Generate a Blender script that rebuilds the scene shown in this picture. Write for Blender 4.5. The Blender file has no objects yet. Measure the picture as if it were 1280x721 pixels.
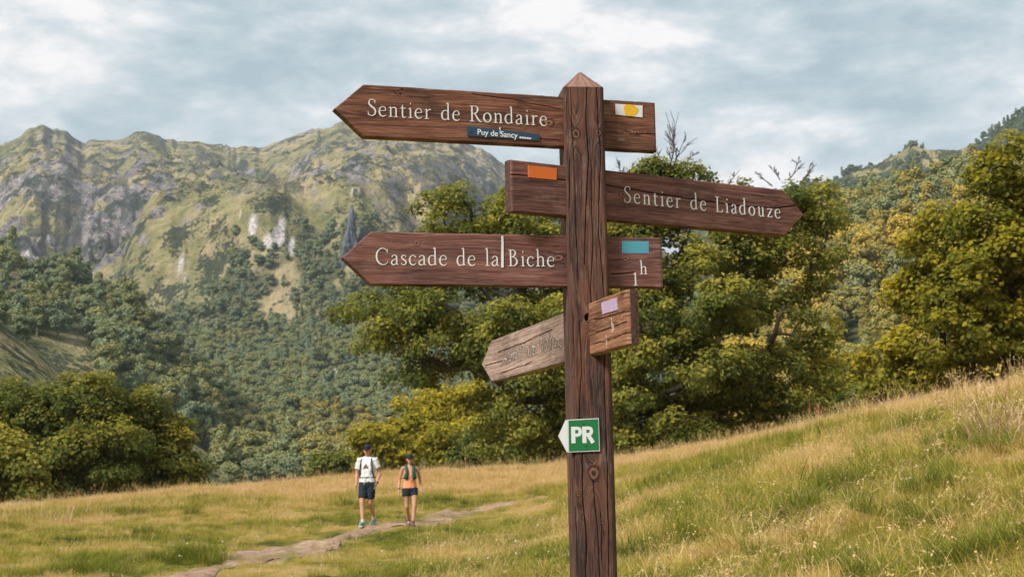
import bpy, math, random
import numpy as np
from math import radians, sin, cos, pi, atan2, hypot
random.seed(5)
RNG = np.random.default_rng(11)
SC = bpy.context.scene
COL = SC.collection
CZ = 1.55                                  # eye height of the photographer above the ground at his feet
F_PX = 1778.0; PITCH = radians(6.976); ROLL = radians(1.18)

# ------------------------------------------------------------------ camera
cam_d = bpy.data.cameras.new('camera'); cam = bpy.data.objects.new('camera', cam_d); COL.objects.link(cam)
_r0 = np.array([1, 0, 0.]); _f = np.array([0, cos(PITCH), sin(PITCH)]); _u0 = np.array([0, -sin(PITCH), cos(PITCH)])
CR = _r0*cos(ROLL) - _u0*sin(ROLL); CU = _u0*cos(ROLL) + _r0*sin(ROLL); CF = _f
from mathutils import Matrix, Vector
cam.matrix_world = Matrix(((CR[0], CU[0], -CF[0], 0), (CR[1], CU[1], -CF[1], 0), (CR[2], CU[2], -CF[2], CZ), (0, 0, 0, 1)))
cam_d.sensor_width = 36; cam_d.lens = F_PX*36/1280
cam_d.clip_start = .05; cam_d.clip_end = 20000
cam_d.dof.use_dof = True; cam_d.dof.focus_distance = 3.82; cam_d.dof.aperture_fstop = 15
SC.camera = cam

# ------------------------------------------------------------------ world, sun, exposure
SUN_EL = radians(41); SUN_AZ = radians(-134)      # azimuth from +Y, negative = to the left; behind the camera's left shoulder
w = bpy.data.worlds.new('World'); SC.world = w; w.use_nodes = True
nt = w.node_tree; nt.nodes.clear()
def N(nt, t, **k):
    n = nt.nodes.new(t)
    for a, v in k.items(): setattr(n, a, v)
    return n
def L(nt, a, b): nt.links.new(a, b)
out = N(nt, 'ShaderNodeOutputWorld'); bg = N(nt, 'ShaderNodeBackground'); L(nt, bg.outputs[0], out.inputs[0])
bg.inputs[1].default_value = .1
sky = N(nt, 'ShaderNodeTexSky', sky_type='NISHITA'); sky.sun_disc = False
sky.sun_elevation = SUN_EL; sky.sun_rotation = SUN_AZ; sky.altitude = 1300; sky.air_density = 1; sky.dust_density = 2
tc = N(nt, 'ShaderNodeTexCoord')
mp = N(nt, 'ShaderNodeMapping'); mp.inputs['Scale'].default_value = (1.7, 1.7, 3.9); mp.inputs['Location'].default_value = (3.1, .35, .2)
mp.inputs['Rotation'].default_value = (0, radians(9), 0)
L(nt, tc.outputs['Generated'], mp.inputs[0])
n1 = N(nt, 'ShaderNodeTexNoise'); n1.inputs['Scale'].default_value = 3.1; n1.inputs['Detail'].default_value = 9; n1.inputs['Roughness'].default_value = .60; n1.inputs['Distortion'].default_value = .35
L(nt, mp.outputs[0], n1.inputs['Vector'])
n2 = N(nt, 'ShaderNodeTexNoise'); n2.inputs['Scale'].default_value = 9; n2.inputs['Detail'].default_value = 6; n2.inputs['Roughness'].default_value = .6
L(nt, mp.outputs[0], n2.inputs['Vector'])
sx = N(nt, 'ShaderNodeSeparateXYZ'); L(nt, tc.outputs['Generated'], sx.inputs[0])
mixn = N(nt, 'ShaderNodeMath', operation='MULTIPLY_ADD'); L(nt, n2.outputs[0], mixn.inputs[0]); mixn.inputs[1].default_value = .66; L(nt, n1.outputs[0], mixn.inputs[2])
hz = N(nt, 'ShaderNodeMapRange'); L(nt, sx.outputs[2], hz.inputs[0]); hz.inputs[1].default_value = .06; hz.inputs[2].default_value = .28; hz.inputs[3].default_value = .075; hz.inputs[4].default_value = -.02
addh = N(nt, 'ShaderNodeMath', operation='ADD'); L(nt, mixn.outputs[0], addh.inputs[0]); L(nt, hz.outputs[0], addh.inputs[1])
rmp = N(nt, 'ShaderNodeValToRGB'); L(nt, addh.outputs[0], rmp.inputs[0])
el = rmp.color_ramp.elements
SKYC = [(.66, (1.85, 2.65, 3.02)), (.78, (2.55, 3.30, 3.62)), (.865, (3.3, 3.95, 4.2)), (.98, (4.8, 5.15, 5.25))]
SKYC = [(p, tuple(x*.1*g+.02 for x, g in zip(c, (1.42, 1.26, 1.20)))) for p, c in SKYC]
el[0].position = SKYC[0][0]; el[0].color = (*SKYC[0][1], 1); el[1].position = SKYC[-1][0]; el[1].color = (*SKYC[-1][1], 1)
for p, c in SKYC[1:-1]:
    e = el.new(p); e.color = (*c, 1)
gain = N(nt, 'ShaderNodeVectorMath', operation='SCALE'); L(nt, rmp.outputs[0], gain.inputs[0]); gain.inputs['Scale'].default_value = 6.4
mx = N(nt, 'ShaderNodeMix', data_type='RGBA'); mx.inputs[0].default_value = .93
L(nt, sky.outputs[0], mx.inputs[6]); L(nt, gain.outputs[0], mx.inputs[7]); L(nt, mx.outputs[2], bg.inputs[0])

sd = bpy.data.lights.new('sun', 'SUN'); so = bpy.data.objects.new('sun', sd); COL.objects.link(so)
sd.energy = 1.95; sd.angle = radians(16); sd.color = (1, .95, .87)
sv = Vector((sin(SUN_AZ)*cos(SUN_EL), cos(SUN_AZ)*cos(SUN_EL), sin(SUN_EL)))
so.rotation_euler = sv.to_track_quat('Z', 'Y').to_euler()
vs = SC.view_settings; SC.display_settings.display_device = 'sRGB'
vs.view_transform = 'Standard'; vs.look = 'None'; vs.exposure = 1.32; vs.gamma = 1
SC.render.engine = 'CYCLES'
cy = SC.cycles; cy.use_denoising = True; cy.max_bounces = 5; cy.diffuse_bounces = 3; cy.glossy_bounces = 2; cy.transmission_bounces = 3
cy.transparent_max_bounces = 6; cy.volume_bounces = 0; cy.sample_clamp_indirect = 4; cy.use_adaptive_sampling = False
try: cy.denoising_prefilter = 'ACCURATE'
except Exception: pass

# ------------------------------------------------------------------ numpy helpers
def _h(ix, iy, s):
    n = (ix.astype(np.int64)*374761393 + iy.astype(np.int64)*668265263 + s*1274126177) & 0xffffffff
    n = ((n ^ (n >> 13))*1274126177) & 0xffffffff
    n = (n ^ (n >> 16)) & 0xffffffff
    return n/4294967295.0
def vnoise(x, y, s=0):
    x = np.asarray(x, float); y = np.asarray(y, float)
    ix = np.floor(x); iy = np.floor(y); fx = x-ix; fy = y-iy
    fx = fx*fx*fx*(fx*(fx*6-15)+10); fy = fy*fy*fy*(fy*(fy*6-15)+10)
    ix = ix.astype(np.int64); iy = iy.astype(np.int64)
    a = _h(ix, iy, s); b = _h(ix+1, iy, s); c = _h(ix, iy+1, s); d = _h(ix+1, iy+1, s)
    return (a*(1-fx)+b*fx)*(1-fy)+(c*(1-fx)+d*fx)*fy
def fbm(x, y, o=4, s=0, g=.5):
    t = 0; a = 1; n = 0
    for i in range(o):
        t = t+a*vnoise(x, y, s+i*17); n += a; a *= g
        x, y = x*1.93*.8+y*1.93*.6+3.1, -x*1.93*.6+y*1.93*.8+7.7
    return t/n
def ridged(x, y, o=4, s=0):
    t = 0; a = 1; n = 0
    for i in range(o):
        v = 1-abs(2*vnoise(x, y, s+i*17)-1); t = t+a*v*v; n += a; a *= .52
        x, y = x*1.9*.8+y*1.9*.6+3.1, -x*1.9*.6+y*1.9*.8+7.7
    return t/n
def sst(a, b, x):
    t = np.clip((x-a)/(b-a), 0, 1); return t*t*(3-2*t)
def pixdir(px, py):
    """photo pixel -> world direction"""
    px = np.asarray(px, float); py = np.asarray(py, float)
    a = (px-640)/F_PX; b = (360.5-py)/F_PX
    return CF[None]*1.0 + a.reshape(-1, 1)*CR[None] + b.reshape(-1, 1)*CU[None]
def az_e(px, py):
    d = pixdir(px, py); h = np.hypot(d[:, 0], d[:, 1]); return np.arctan2(d[:, 0], d[:, 1]), d[:, 2]/h
def toaz(px, py):
    a, e = az_e([px], [py]); return float(a[0]), float(e[0])
def project(P):
    P = np.asarray(P, float)-np.array([0, 0, CZ]); z = P@CF
    return 640+F_PX*(P@CR)/z, 360.5-F_PX*(P@CU)/z, z
def P_at(px, py, depth):
    """world point seen at a photo pixel, `depth` metres in front of the camera"""
    return pixdir([px], [py])[0]*depth+np.array([0, 0, CZ])
def tab(pts, col=1):
    a, e = az_e([p[0] for p in pts], [p[1] for p in pts]); return a, e

def mesh_np(name, V, faces, mats=(), smooth=False, fm=None, attrs=None):
    """faces: list of (M,k) int arrays; attrs: {name: (N,) or (N,3) per vertex}"""
    me = bpy.data.meshes.new(name)
    V = np.ascontiguousarray(V, dtype=np.float32)
    if not isinstance(faces, (list, tuple)): faces = [faces]
    faces = [np.asarray(f, dtype=np.int32) for f in faces if len(f)]
    me.vertices.add(len(V)); me.vertices.foreach_set('co', V.ravel())
    idx = np.concatenate([f.ravel() for f in faces]); tot = np.concatenate([np.full(len(f), f.shape[1], np.int32) for f in faces])
    st = np.concatenate([[0], np.cumsum(tot)[:-1]]).astype(np.int32)
    me.loops.add(len(idx)); me.loops.foreach_set('vertex_index', idx)
    me.polygons.add(len(tot)); me.polygons.foreach_set('loop_start', st); me.polygons.foreach_set('loop_total', tot)
    if fm is not None: me.polygons.foreach_set('material_index', np.asarray(fm, np.int32))
    me.polygons.foreach_set('use_smooth', np.full(len(tot), bool(smooth)))
    for k, a in (attrs or {}).items():
        a = np.asarray(a)
        if a.ndim == 2: at = me.attributes.new(k, 'FLOAT_VECTOR', 'POINT'); at.data.foreach_set('vector', a.astype(np.float32).ravel())
        elif a.dtype.kind == 'i': at = me.attributes.new(k, 'INT', 'POINT'); at.data.foreach_set('value', a.astype(np.int32))
        else: at = me.attributes.new(k, 'FLOAT', 'POINT'); at.data.foreach_set('value', a.astype(np.float32))
    me.update(calc_edges=True)
    if fm is None or True: me.validate(clean_customdata=False)
    for m in mats: me.materials.append(m)
    return me
def obj(name, me, parent=None, loc=None, **props):
    o = bpy.data.objects.new(name, me); COL.objects.link(o)
    if parent is not None: o.parent = parent
    if loc is not None: o.location = loc
    for k, v in props.items(): o[k] = v
    return o
def thing(name, loc, label, category, group=None, me=None):
    o = obj(name, me, loc=loc); o['label'] = label; o['category'] = category
    if group: o['group'] = group
    return o
class MB:
    def __init__(s): s.V = []; s.Fq = []; s.Ft = []; s.n = 0; s.A = {}
    def add(s, V, F, **A):
        V = np.asarray(V, float); F = np.asarray(F, int)+s.n
        s.V.append(V); (s.Fq if F.shape[1] == 4 else s.Ft).append(F); 
        for k, a in A.items(): s.A.setdefault(k, []).append(np.broadcast_to(np.asarray(a, float), (len(V),)) if np.ndim(a) < 2 else np.asarray(a))
        s.n += len(V)
    def mesh(s, name, mats, smooth=False):
        F = [np.concatenate(x) for x in (s.Fq, s.Ft) if x]
        return mesh_np(name, np.concatenate(s.V), F, mats, smooth, attrs={k: np.concatenate(a) for k, a in s.A.items()})
    def box(s, c, h, R=None):
        c = np.asarray(c, float); h = np.asarray(h, float)
        V = np.array([[x, y, z] for x in (-1, 1) for y in (-1, 1) for z in (-1, 1)], float)*h
        if R is not None: V = V@np.asarray(R).T
        s.add(V+c, [[0, 1, 3, 2], [4, 6, 7, 5], [0, 4, 5, 1], [2, 3, 7, 6], [0, 2, 6, 4], [1, 5, 7, 3]])
    def tube(s, P, R, n=6, cap=True, **A):
        P = np.asarray(P, float); R = np.broadcast_to(np.asarray(R, float), (len(P),))
        T = np.gradient(P, axis=0); T /= np.linalg.norm(T, axis=1, keepdims=True)+1e-9
        ref = np.array([0, 0, 1.]) if abs(T[:, 2]).mean() < .8 else np.array([1., 0, 0])
        B = np.cross(T, ref); B /= np.linalg.norm(B, axis=1, keepdims=True)+1e-9; C = np.cross(T, B)
        a = np.arange(n)/n*2*pi
        V = P[:, None]+R[:, None, None]*(np.cos(a)[None, :, None]*B[:, None]+np.sin(a)[None, :, None]*C[:, None])
        k = len(P); i = np.arange(k-1)[:, None]*n; j = np.arange(n)[None]; j2 = (j+1) % n
        Fq = np.stack([i+j, i+j2, i+n+j2, i+n+j], -1).reshape(-1, 4)
        s.add(V.reshape(-1, 3), Fq, **A)
        if cap:
            s.add([P[0], *V[0]], [[0, x+1, (x+1) % n+1] for x in range(n)], **A)
            s.add([P[-1], *V[-1]], [[0, (x+1) % n+1, x+1] for x in range(n)], **A)
def grid_faces(nr, nc, wrap=False):
    i = np.arange(nr-1)[:, None]; j = np.arange(nc if wrap else nc-1)[None]; j2 = (j+1) % nc
    return np.stack([i*nc+j, i*nc+j2, (i+1)*nc+j2, (i+1)*nc+j], -1).reshape(-1, 4)

# ------------------------------------------------------------------ material helpers
def mat(name, col=None, rough=.8, spec=.3):
    m = bpy.data.materials.new(name); m.use_nodes = True; nt = m.node_tree; b = nt.nodes['Principled BSDF']
    b.inputs['Roughness'].default_value = rough; b.inputs['Specular IOR Level'].default_value = spec
    if col is not None: b.inputs['Base Color'].default_value = (*col, 1)
    return m, nt, b
def ramp(nt, fac, stops, interp='LINEAR'):
    r = N(nt, 'ShaderNodeValToRGB'); r.color_ramp.interpolation = interp
    e = r.color_ramp.elements; e[0].position = stops[0][0]; e[0].color = (*stops[0][1], 1); e[1].position = stops[-1][0]; e[1].color = (*stops[-1][1], 1)
    for p, c in stops[1:-1]:
        x = e.new(p); x.color = (*c, 1)
    if fac is not None: L(nt, fac, r.inputs[0])
    return r.outputs[0]
def noise(nt, vec, scale, detail=4, rough=.5, dist=0, dim='3D'):
    n = N(nt, 'ShaderNodeTexNoise'); n.noise_dimensions = dim
    n.inputs['Scale'].default_value = scale; n.inputs['Detail'].default_value = detail; n.inputs['Roughness'].default_value = rough; n.inputs['Distortion'].default_value = dist
    if vec is not None: L(nt, vec, n.inputs['Vector'])
    return n.outputs[0]
def mix(nt, fac, a, b, blend='MIX'):
    m = N(nt, 'ShaderNodeMix', data_type='RGBA', blend_type=blend)
    for s, v in ((0, fac), (6, a), (7, b)):
        if isinstance(v, (int, float)): m.inputs[s].default_value = v
        elif isinstance(v, tuple): m.inputs[s].default_value = (*v, 1)
        else: L(nt, v, m.inputs[s])
    return m.outputs[2]
def math_(nt, op, a, b=None, c=None, clamp=False):
    m = N(nt, 'ShaderNodeMath', operation=op); m.use_clamp = clamp
    for i, v in enumerate((a, b, c)):
        if v is None: continue
        if isinstance(v, (int, float)): m.inputs[i].default_value = v
        else: L(nt, v, m.inputs[i])
    return m.outputs[0]
def mrange(nt, v, a, b, c=0., d=1.):
    m = N(nt, 'ShaderNodeMapRange'); L(nt, v, m.inputs[0])
    for i, x in enumerate((a, b, c, d)): m.inputs[i+1].default_value = x
    return m.outputs[0]
def attr(nt, name, typ='GEOMETRY'):
    a = N(nt, 'ShaderNodeAttribute', attribute_name=name, attribute_type=typ); return a
def bump(nt, h, strength, dist, b):
    n = N(nt, 'ShaderNodeBump'); n.inputs['Strength'].default_value = strength; n.inputs['Distance'].default_value = dist
    L(nt, h, n.inputs['Height']); L(nt, n.outputs[0], b.inputs['Normal']); return n
def mapping(nt, vec, scale=(1, 1, 1), loc=(0, 0, 0)):
    m = N(nt, 'ShaderNodeMapping'); m.inputs['Scale'].default_value = scale; m.inputs['Location'].default_value = loc; L(nt, vec, m.inputs[0]); return m.outputs[0]

# ------------------------------------------------------------------ terrain: near meadow
CREST = [(-900, 705, 60), (-300, 657, 55), (0, 636, 50), (100, 626, 50), (245, 612, 50), (300, 608, 50), (390, 601, 50), (430, 597, 50), (550, 590, 50), (640, 585, 50),
         (700, 581, 50), (800, 572, 48), (900, 557, 42), (1000, 535, 34), (1100, 515, 27), (1200, 497, 22.5), (1280, 482, 20), (1500, 420, 16), (2100, 280, 12)]
CA, CE = tab(CREST); CRr = np.array([c[2] for c in CREST], float)
def near_z(X, Y):
    X = np.asarray(X, float); Y = np.asarray(Y, float)
    az = np.arctan2(X, Y); r = np.hypot(X, Y)
    def plane(X): return -1.42+.36*np.logaddexp(0, X/1.0)
    base = plane(np.clip(X, -60, 9))
    rc = np.interp(az, CA, CRr); ec = np.interp(az, CA, CE)
    zc = ec*rc; Xc = rc*np.sin(az); d = zc-plane(np.clip(Xc, -60, 9))
    t = np.clip(r/rc, 0, 1)
    k = np.where(d > 0, 5., 3.)
    z1 = base+d*t**k
    o = np.clip(r-rc, 0, None)
    drop = np.where(o < 14, o*o*.013, .013*196+(o-14)*.16)
    z = np.where(r < rc, z1, zc-np.minimum(drop, 9))
    front = sst(-.3, .6, np.cos(az)) 
    z = z*front+base*(1-front)
    # tussocks and folds
    z = z+(fbm(X*.35, Y*.35, 3, 5)-.5)*.22*sst(3, 12, r)*(1-sst(.8, 1.0, t)*.6)+(fbm(X*1.6, Y*1.6, 3, 9)-.5)*.20*(1-sst(.85, 1, t)*.5)
    return z+CZ
def near_hit(px, py):
    d = pixdir([px], [py])[0]; d = d/hypot(d[0], d[1]); rs = np.linspace(2.5, 60, 1400)
    z = near_z(d[0]*rs, d[1]*rs); ray = CZ+d[2]*rs; k = np.argmax(z >= ray)
    if not (z >= ray).any(): k = np.argmin(np.abs(z-ray))
    return np.array([d[0]*rs[k], d[1]*rs[k], z[k]])

# ------------------------------------------------------------------ terrain: valley, hillsides and mountain
def far_layers():
    A = tab([(-900, 260), (-500, 190), (-250, 170), (-80, 190), (0, 177), (22, 168), (38, 157), (52, 153), (70, 155), (86, 161), (104, 173), (125, 171), (150, 167), (165, 163), (180, 160), (198, 165), (215, 171), (245, 173), (270, 176), (300, 179), (322, 178), (345, 170), (380, 160), (405, 153), (430, 147), (480, 146), (520, 152), (560, 166), (600, 182), (640, 206), (720, 250), (820, 300), (900, 340), (1100, 420), (2100, 470)])
    B = tab([(-600, 200), (-150, 300), (0, 339), (60, 353), (110, 368), (150, 392), (190, 425), (230, 470), (300, 540), (380, 600), (900, 900), (2100, 1300)])
    C = tab([(-600, 250), (-100, 380), (0, 410), (40, 440), (80, 475), (130, 520), (200, 585), (900, 1400), (2100, 2000)])
    D = tab([(-900, 900), (640, 630), (800, 445), (900, 372), (1000, 312), (1060, 288), (1130, 267), (1190, 254), (1280, 236), (1400, 186), (2100, -40)])
    E = tab([(-900, 800), (500, 460), (700, 350), (900, 280), (1000, 243), (1040, 232), (1060, 221), (1095, 207), (1125, 189), (1142, 182), (1170, 186), (1195, 187), (1230, 179), (1280, 168), (1400, 124), (2100, -100)])
    return A, B, C, D, E
LA, LB, LC, LD, LE = far_layers()
GR = np.array([100, 430, 560, 760, 1050, 1450, 1900, 2250, 2550, 3000, 4500.]); GG = np.array([-.05, 0, .13, .28, .42, .57, .73, .87, 1.0, .83, .3])
def far_base(az, r):
    e0 = -.012
    ea = np.interp(az, *LA)+(ridged(az*70, az*0+3.3, 4, 12)-.45)*.010*sst(.42, .2, az); g = np.interp(np.log(r), np.log(GR), GG)
    z = (e0+(ea-e0)*g)*r
    def hill(T, rc, win, wout):
        e = np.interp(az, *T); z0 = e*rc
        s = np.where(r < rc, 1-sst(0, 1, (rc-r)/win), 1-np.clip((r-rc)/wout, 0, 1)**1.5*1.0)
        return -12+(z0+12)*s
    def sm(a, b, k): h = np.clip(.5+.5*(a-b)/k, 0, 1); return b*(1-h)+a*h+k*h*(1-h)
    z = sm(z, hill(LB, 600, 330, 420), 4)
    z = sm(z, hill(LC, 300, 190, 150), 3)
    z = sm(z, hill(LD, 580, 470, 560), 4)
    z = sm(z, hill(LE, 1650, 900, 900), 8)
    return z
def hit_base(px, py, rmin=150, zf=None):
    az, e = toaz(px, py); rs = np.geomspace(rmin, 4000, 1600); zf = zf or far_base
    z = zf(np.full_like(rs, az), rs); ok = z/rs >= e
    k = np.argmax(ok) if ok.any() else np.argmax(z/rs)
    return az, rs[k]
SPURS = [(( (45, 160), (110, 215), (165, 265), (215, 315), (290, 385)), 85, 150), (((180, 163), (225, 215), (270, 280), (305, 335), (340, 410)), 95, 120),
         (((-60, 200), (30, 250), (90, 325)), 70, 150), (((540, 160), (510, 215), (480, 268), (455, 335), (440, 402)), 80, 120), (((432, 150), (415, 200), (402, 250), (395, 300)), 55, 80),
         (((610, 190), (575, 240), (540, 292), (500, 365)), 70, 110), (((120, 180), (160, 205), (200, 225)), 40, 90), (((290, 190), (335, 262), (368, 335), (392, 405)), -70, 110), (((100, 200), (140, 290), (180, 350)), -50, 100),
         (((480, 150), (500, 200), (470, 260)), -40, 90)]
_sp = []
for pl, A_, W_ in SPURS:
    pts = []
    for p in pl:
        a, r = hit_base(*p, rmin=900); pts.append((r*sin(a), r*cos(a)))
    _sp.append((np.array(pts), A_, W_))
def far_z(az, r, detail=True):
    z = far_base(az, r); X = r*np.sin(az); Y = r*np.cos(az)
    ea = np.interp(az, *LA)
    m = sst(700, 1200, r)*(1-sst(1850, 2480, r)*.90)*sst(900, 1300, r)
    sp = 0
    for pts, A_, W_ in _sp:
        d = np.full(X.shape, 1e9)
        for (x0, y0), (x1, y1) in zip(pts[:-1], pts[1:]):
            t = np.clip(((X-x0)*(x1-x0)+(Y-y0)*(y1-y0))/((x1-x0)**2+(y1-y0)**2), 0, 1)
            d = np.minimum(d, np.hypot(X-x0-t*(x1-x0), Y-y0-t*(y1-y0)))
        wv = W_*(1+.5*(fbm(X/90, Y/90, 3, 3)-.5))
        sp = sp+A_*1.55*np.clip(1-d/wv, 0, 1)**1.05
    wx = X+60*(fbm(X/300, Y/300, 2, 41)-.5); wy = Y+60*(fbm(X/300, Y/300, 2, 43)-.5)
    rd = ridged(wx/330, wy/520, 5, 60)-.45
    z = z+m*(sp+rd*105)+sst(900, 1300, r)*((ridged(wx/90, wy/130, 4, 80)-.45)*25+(ridged(wx/34, wy/50, 3, 84)-.45)*8)*(1-.6*sst(2350, 2520, r))
    # softer folds on the nearer slopes
    m2 = sst(180, 330, r)*(1-m)
    z = z+m2*(fbm(X/120, Y/120, 4, 21)-.5)*np.clip(r*.02, 2, 26)
    return z
def skyline_cap(z, az, r):
    """keep the nearer spurs below the summit ridge"""
    ea = np.interp(az, *LA); cap = ea*r*(1-.22*np.clip((2500-r)/1400, 0, 1))+(ridged(r*np.sin(az)/45, r*np.cos(az)/45, 4, 44)-.45)*26*sst(2700, 2200, r)
    k = 40.; h = np.clip(.5+.5*(cap-z)/k, 0, 1); zc = cap*(1-h)+z*h-k*h*(1-h)
    a = sst(1000, 1300, r)*(az < toaz(850, 300)[0]); return z*(1-a)+zc*a
BLOBS = [(75, 167, 26, 14, 1), (36, 212, 26, 14, .9), (72, 222, 22, 14, .9), (119, 229, 24, 14, .9), (150, 232, 20, 12, .8), (36, 310, 28, 14, .9), (95, 300, 16, 8, .7), (20, 285, 22, 14, .6), (195, 258, 15, 14, .9), (213, 200, 22, 9, .8), (306, 214, 20, 16, .8),
         (274, 186, 18, 7, .8), (249, 243, 16, 10, .8), (340, 187, 22, 6, .7), (393, 212, 16, 14, .7), (442, 186, 7, 14, .9), (470, 200, 14, 10, .6), (165, 285, 18, 12, .7), (224, 326, 10, 14, .7), (382, 318, 24, 6, .9), (530, 215, 18, 12, .8), (560, 200, 16, 8, .6), (120, 205, 18, 8, .6), (180, 300, 14, 10, .6), (218, 275, 16, 10, .6), (5, 230, 14, 16, .8), (100, 330, 14, 6, .6), (230, 358, 8, 16, .6)]
SCREE = [(316, 276, 7, 17), (349, 291, 10, 13), (340, 303, 12, 8), (353, 277, 5, 12), (366, 306, 6, 13), (300, 262, 9, 3), (322, 250, 9, 3), (225, 328, 5, 9), (231, 457, 11, 7), (410, 465, 13, 6), (232, 352, 4, 8), (62, 300, 10, 3), (40, 318, 10, 8), (443, 226, 6, 4)]
GAPS = [(172, 434, 24, 9), (330, 388, 22, 7), (352, 373, 22, 7), (373, 357, 16, 6), (231, 457, 18, 10), (412, 466, 20, 9), (398, 575, 30, 12), (290, 605, 40, 12), (440, 545, 10, 18), (270, 478, 14, 6), (60, 455, 60, 30), (360, 345, 14, 9), (20, 470, 50, 40)]
def blob(px, py, L_, soft=1.0):
    v = np.zeros(px.shape)
    for b in L_:
        s = b[4] if len(b) > 4 else 1
        v = np.maximum(v, s*np.exp(-(((px-b[0])/b[2])**2+((py-b[1])/b[3])**2)**1.0*soft))
    return v
def forest_density(px, py, X, Y, r):
    """how thickly trees stand at a place on the far slopes (0..1)"""
    n = fbm(X/85, Y/85, 4, 31); n2 = fbm(X/33, Y/33, 2, 35)
    line = np.interp(px, [-200, 0, 150, 230, 300, 340, 400, 450, 520, 640, 800], [300, 360, 395, 398, 388, 415, 372, 352, 385, 400, 400])
    up = np.interp(px, [-200, 100, 180, 260, 330, 450, 640], [340, 330, 290, 240, 250, 270, 280])
    d = sst(-28, 26, py-line+(n-.5)*90+(n2-.5)*30)*.97
    bush = (.35+.65*sst(-10, 90, py-up))*sst(-30, 30, py-up)*sst(.47, .60, n*.6+n2*.4)*.75
    d = np.maximum(d, bush)
    d = d*(1-np.clip(blob(px, py, GAPS)*1.5, 0, 1))*(1-np.clip(blob(px, py, SCREE, .6)*2, 0, 1))
    d = np.where(r < 420, np.where(px < 300, .12*sst(.45, .6, n2), d*(r > 330)), d)
    right = sst(880, 960, px)
    e = np.where(r > 1150, .82*sst(.36, .5, n+.04), 1.)
    e = e*(1-.9*np.exp(-((px-1165)/45)**2-((py-197)/13)**2))
    return d*(1-right)+e*right
AZM = radians(23)
azs = np.concatenate([np.linspace(-pi, -AZM, 60, endpoint=False), np.linspace(-AZM, AZM, 640), np.linspace(AZM, pi, 61)[1:-1]])
rs = np.concatenate([np.geomspace(125, 1000, 230, endpoint=False), np.linspace(1000, 2650, 370, endpoint=False), np.geomspace(2650, 4300, 24)])
RR, AZ = np.meshgrid(rs, azs, indexing='ij')
ZZ = far_z(AZ, RR)+CZ
XX = RR*np.sin(AZ); YY = RR*np.cos(AZ)
inview = (np.abs(AZ) < radians(60))
px, py, _ = project(np.stack([XX, YY, np.where(inview, ZZ, 0)], -1).reshape(-1, 3)); px = np.where(inview, px.reshape(RR.shape), -9999); py = np.where(inview, py.reshape(RR.shape), 300)
# rock: steep ground plus the outcrops; roughen it for real
gz = np.gradient(ZZ, axis=0)/np.gradient(RR, axis=0); ga = np.gradient(ZZ, axis=1)/(np.gradient(AZ, axis=1)*RR+1e-6)
slope = np.hypot(gz, ga)
nA = fbm(XX/26, YY/26, 4, 90); nB = fbm(XX/150, YY/150, 3, 95); nC = ridged(XX/16, YY/60, 3, 99)
bl = blob(px, py, BLOBS, .8)
mtn = sst(1000, 1350, RR)
rock = sst(.60, .69, bl*.40+nA*.55+sst(.45, 1.1, slope)*.24+(nB-.5)*.35)*mtn*(px < 760)
rock = np.maximum(rock, sst(.57, .68, nA*.75+nB*.35)*mtn*(px < 760)*sst(.35, .7, slope)*.8)
scree = sst(.40, .50, blob(px, py, SCREE, 1.)*(.35+1.3*nC))*(px < 760)
ZZ = ZZ+rock*mtn*((nC-.4)*16+(nA-.5)*14)
ZZ = skyline_cap(ZZ-CZ, AZ, RR)+CZ
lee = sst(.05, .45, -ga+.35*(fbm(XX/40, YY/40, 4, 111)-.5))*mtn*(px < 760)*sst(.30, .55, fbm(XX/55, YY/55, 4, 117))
tone = fbm(XX/60, YY/60, 4, 130)*.6+fbm(XX/240, YY/240, 2, 133)*.4
tone = tone-.10*sst(620, 420, RR)*(px < 500)
fd = forest_density(px, py, XX, YY, RR)
# ---- terrain materials
mM, nt, b = mat('mountain_ground', rough=1, spec=.05)
ro = attr(nt, 'rock').outputs['Fac']; sc_ = attr(nt, 'scree').outputs['Fac']; tn = attr(nt, 'tone').outputs['Fac']; fo = attr(nt, 'forest').outputs['Fac']
geo = N(nt, 'ShaderNodeNewGeometry'); P = geo.outputs['Position']
na = noise(nt, P, .07, 6, .65); nb = noise(nt, P, .35, 4, .6)
t_ = math_(nt, 'MULTIPLY_ADD', na, .95, math_(nt, 'MULTIPLY_ADD', tn, .75, -.20))
grass = ramp(nt, t_, [(.40, (.095, .112, .055)), (.52, (.195, .185, .082)), (.64, (.275, .24, .112)), (.80, (.40, .315, .18))])
rockc = ramp(nt, math_(nt, 'ADD', math_(nt, 'MULTIPLY', noise(nt, P, .10, 8, .75), .8), math_(nt, 'MULTIPLY', nb, .25)), [(.36, (.060, .066, .075)), (.47, (.145, .143, .142)), (.57, (.30, .25, .245)), (.68, (.50, .41, .39))])
c1 = mix(nt, mrange(nt, math_(nt, 'ADD', ro, math_(nt, 'MULTIPLY', math_(nt, 'SUBTRACT', nb, .5), .6)), .35, .6), grass, rockc)
bushf = mrange(nt, math_(nt, 'ADD', noise(nt, P, .03, 7, .75), math_(nt, 'MULTIPLY', nb, .35)), .67, .73)
c1 = mix(nt, math_(nt, 'MULTIPLY', bushf, .9), c1, (.030, .044, .030))
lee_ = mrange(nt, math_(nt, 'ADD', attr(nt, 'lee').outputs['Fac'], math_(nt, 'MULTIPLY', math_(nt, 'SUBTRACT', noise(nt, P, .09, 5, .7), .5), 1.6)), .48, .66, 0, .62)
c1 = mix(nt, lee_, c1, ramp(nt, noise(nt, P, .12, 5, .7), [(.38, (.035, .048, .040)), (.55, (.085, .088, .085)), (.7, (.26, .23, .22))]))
c1 = mix(nt, sc_, c1, ramp(nt, nb, [(.35, (.34, .29, .28)), (.6, (.66, .60, .58))]))
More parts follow.
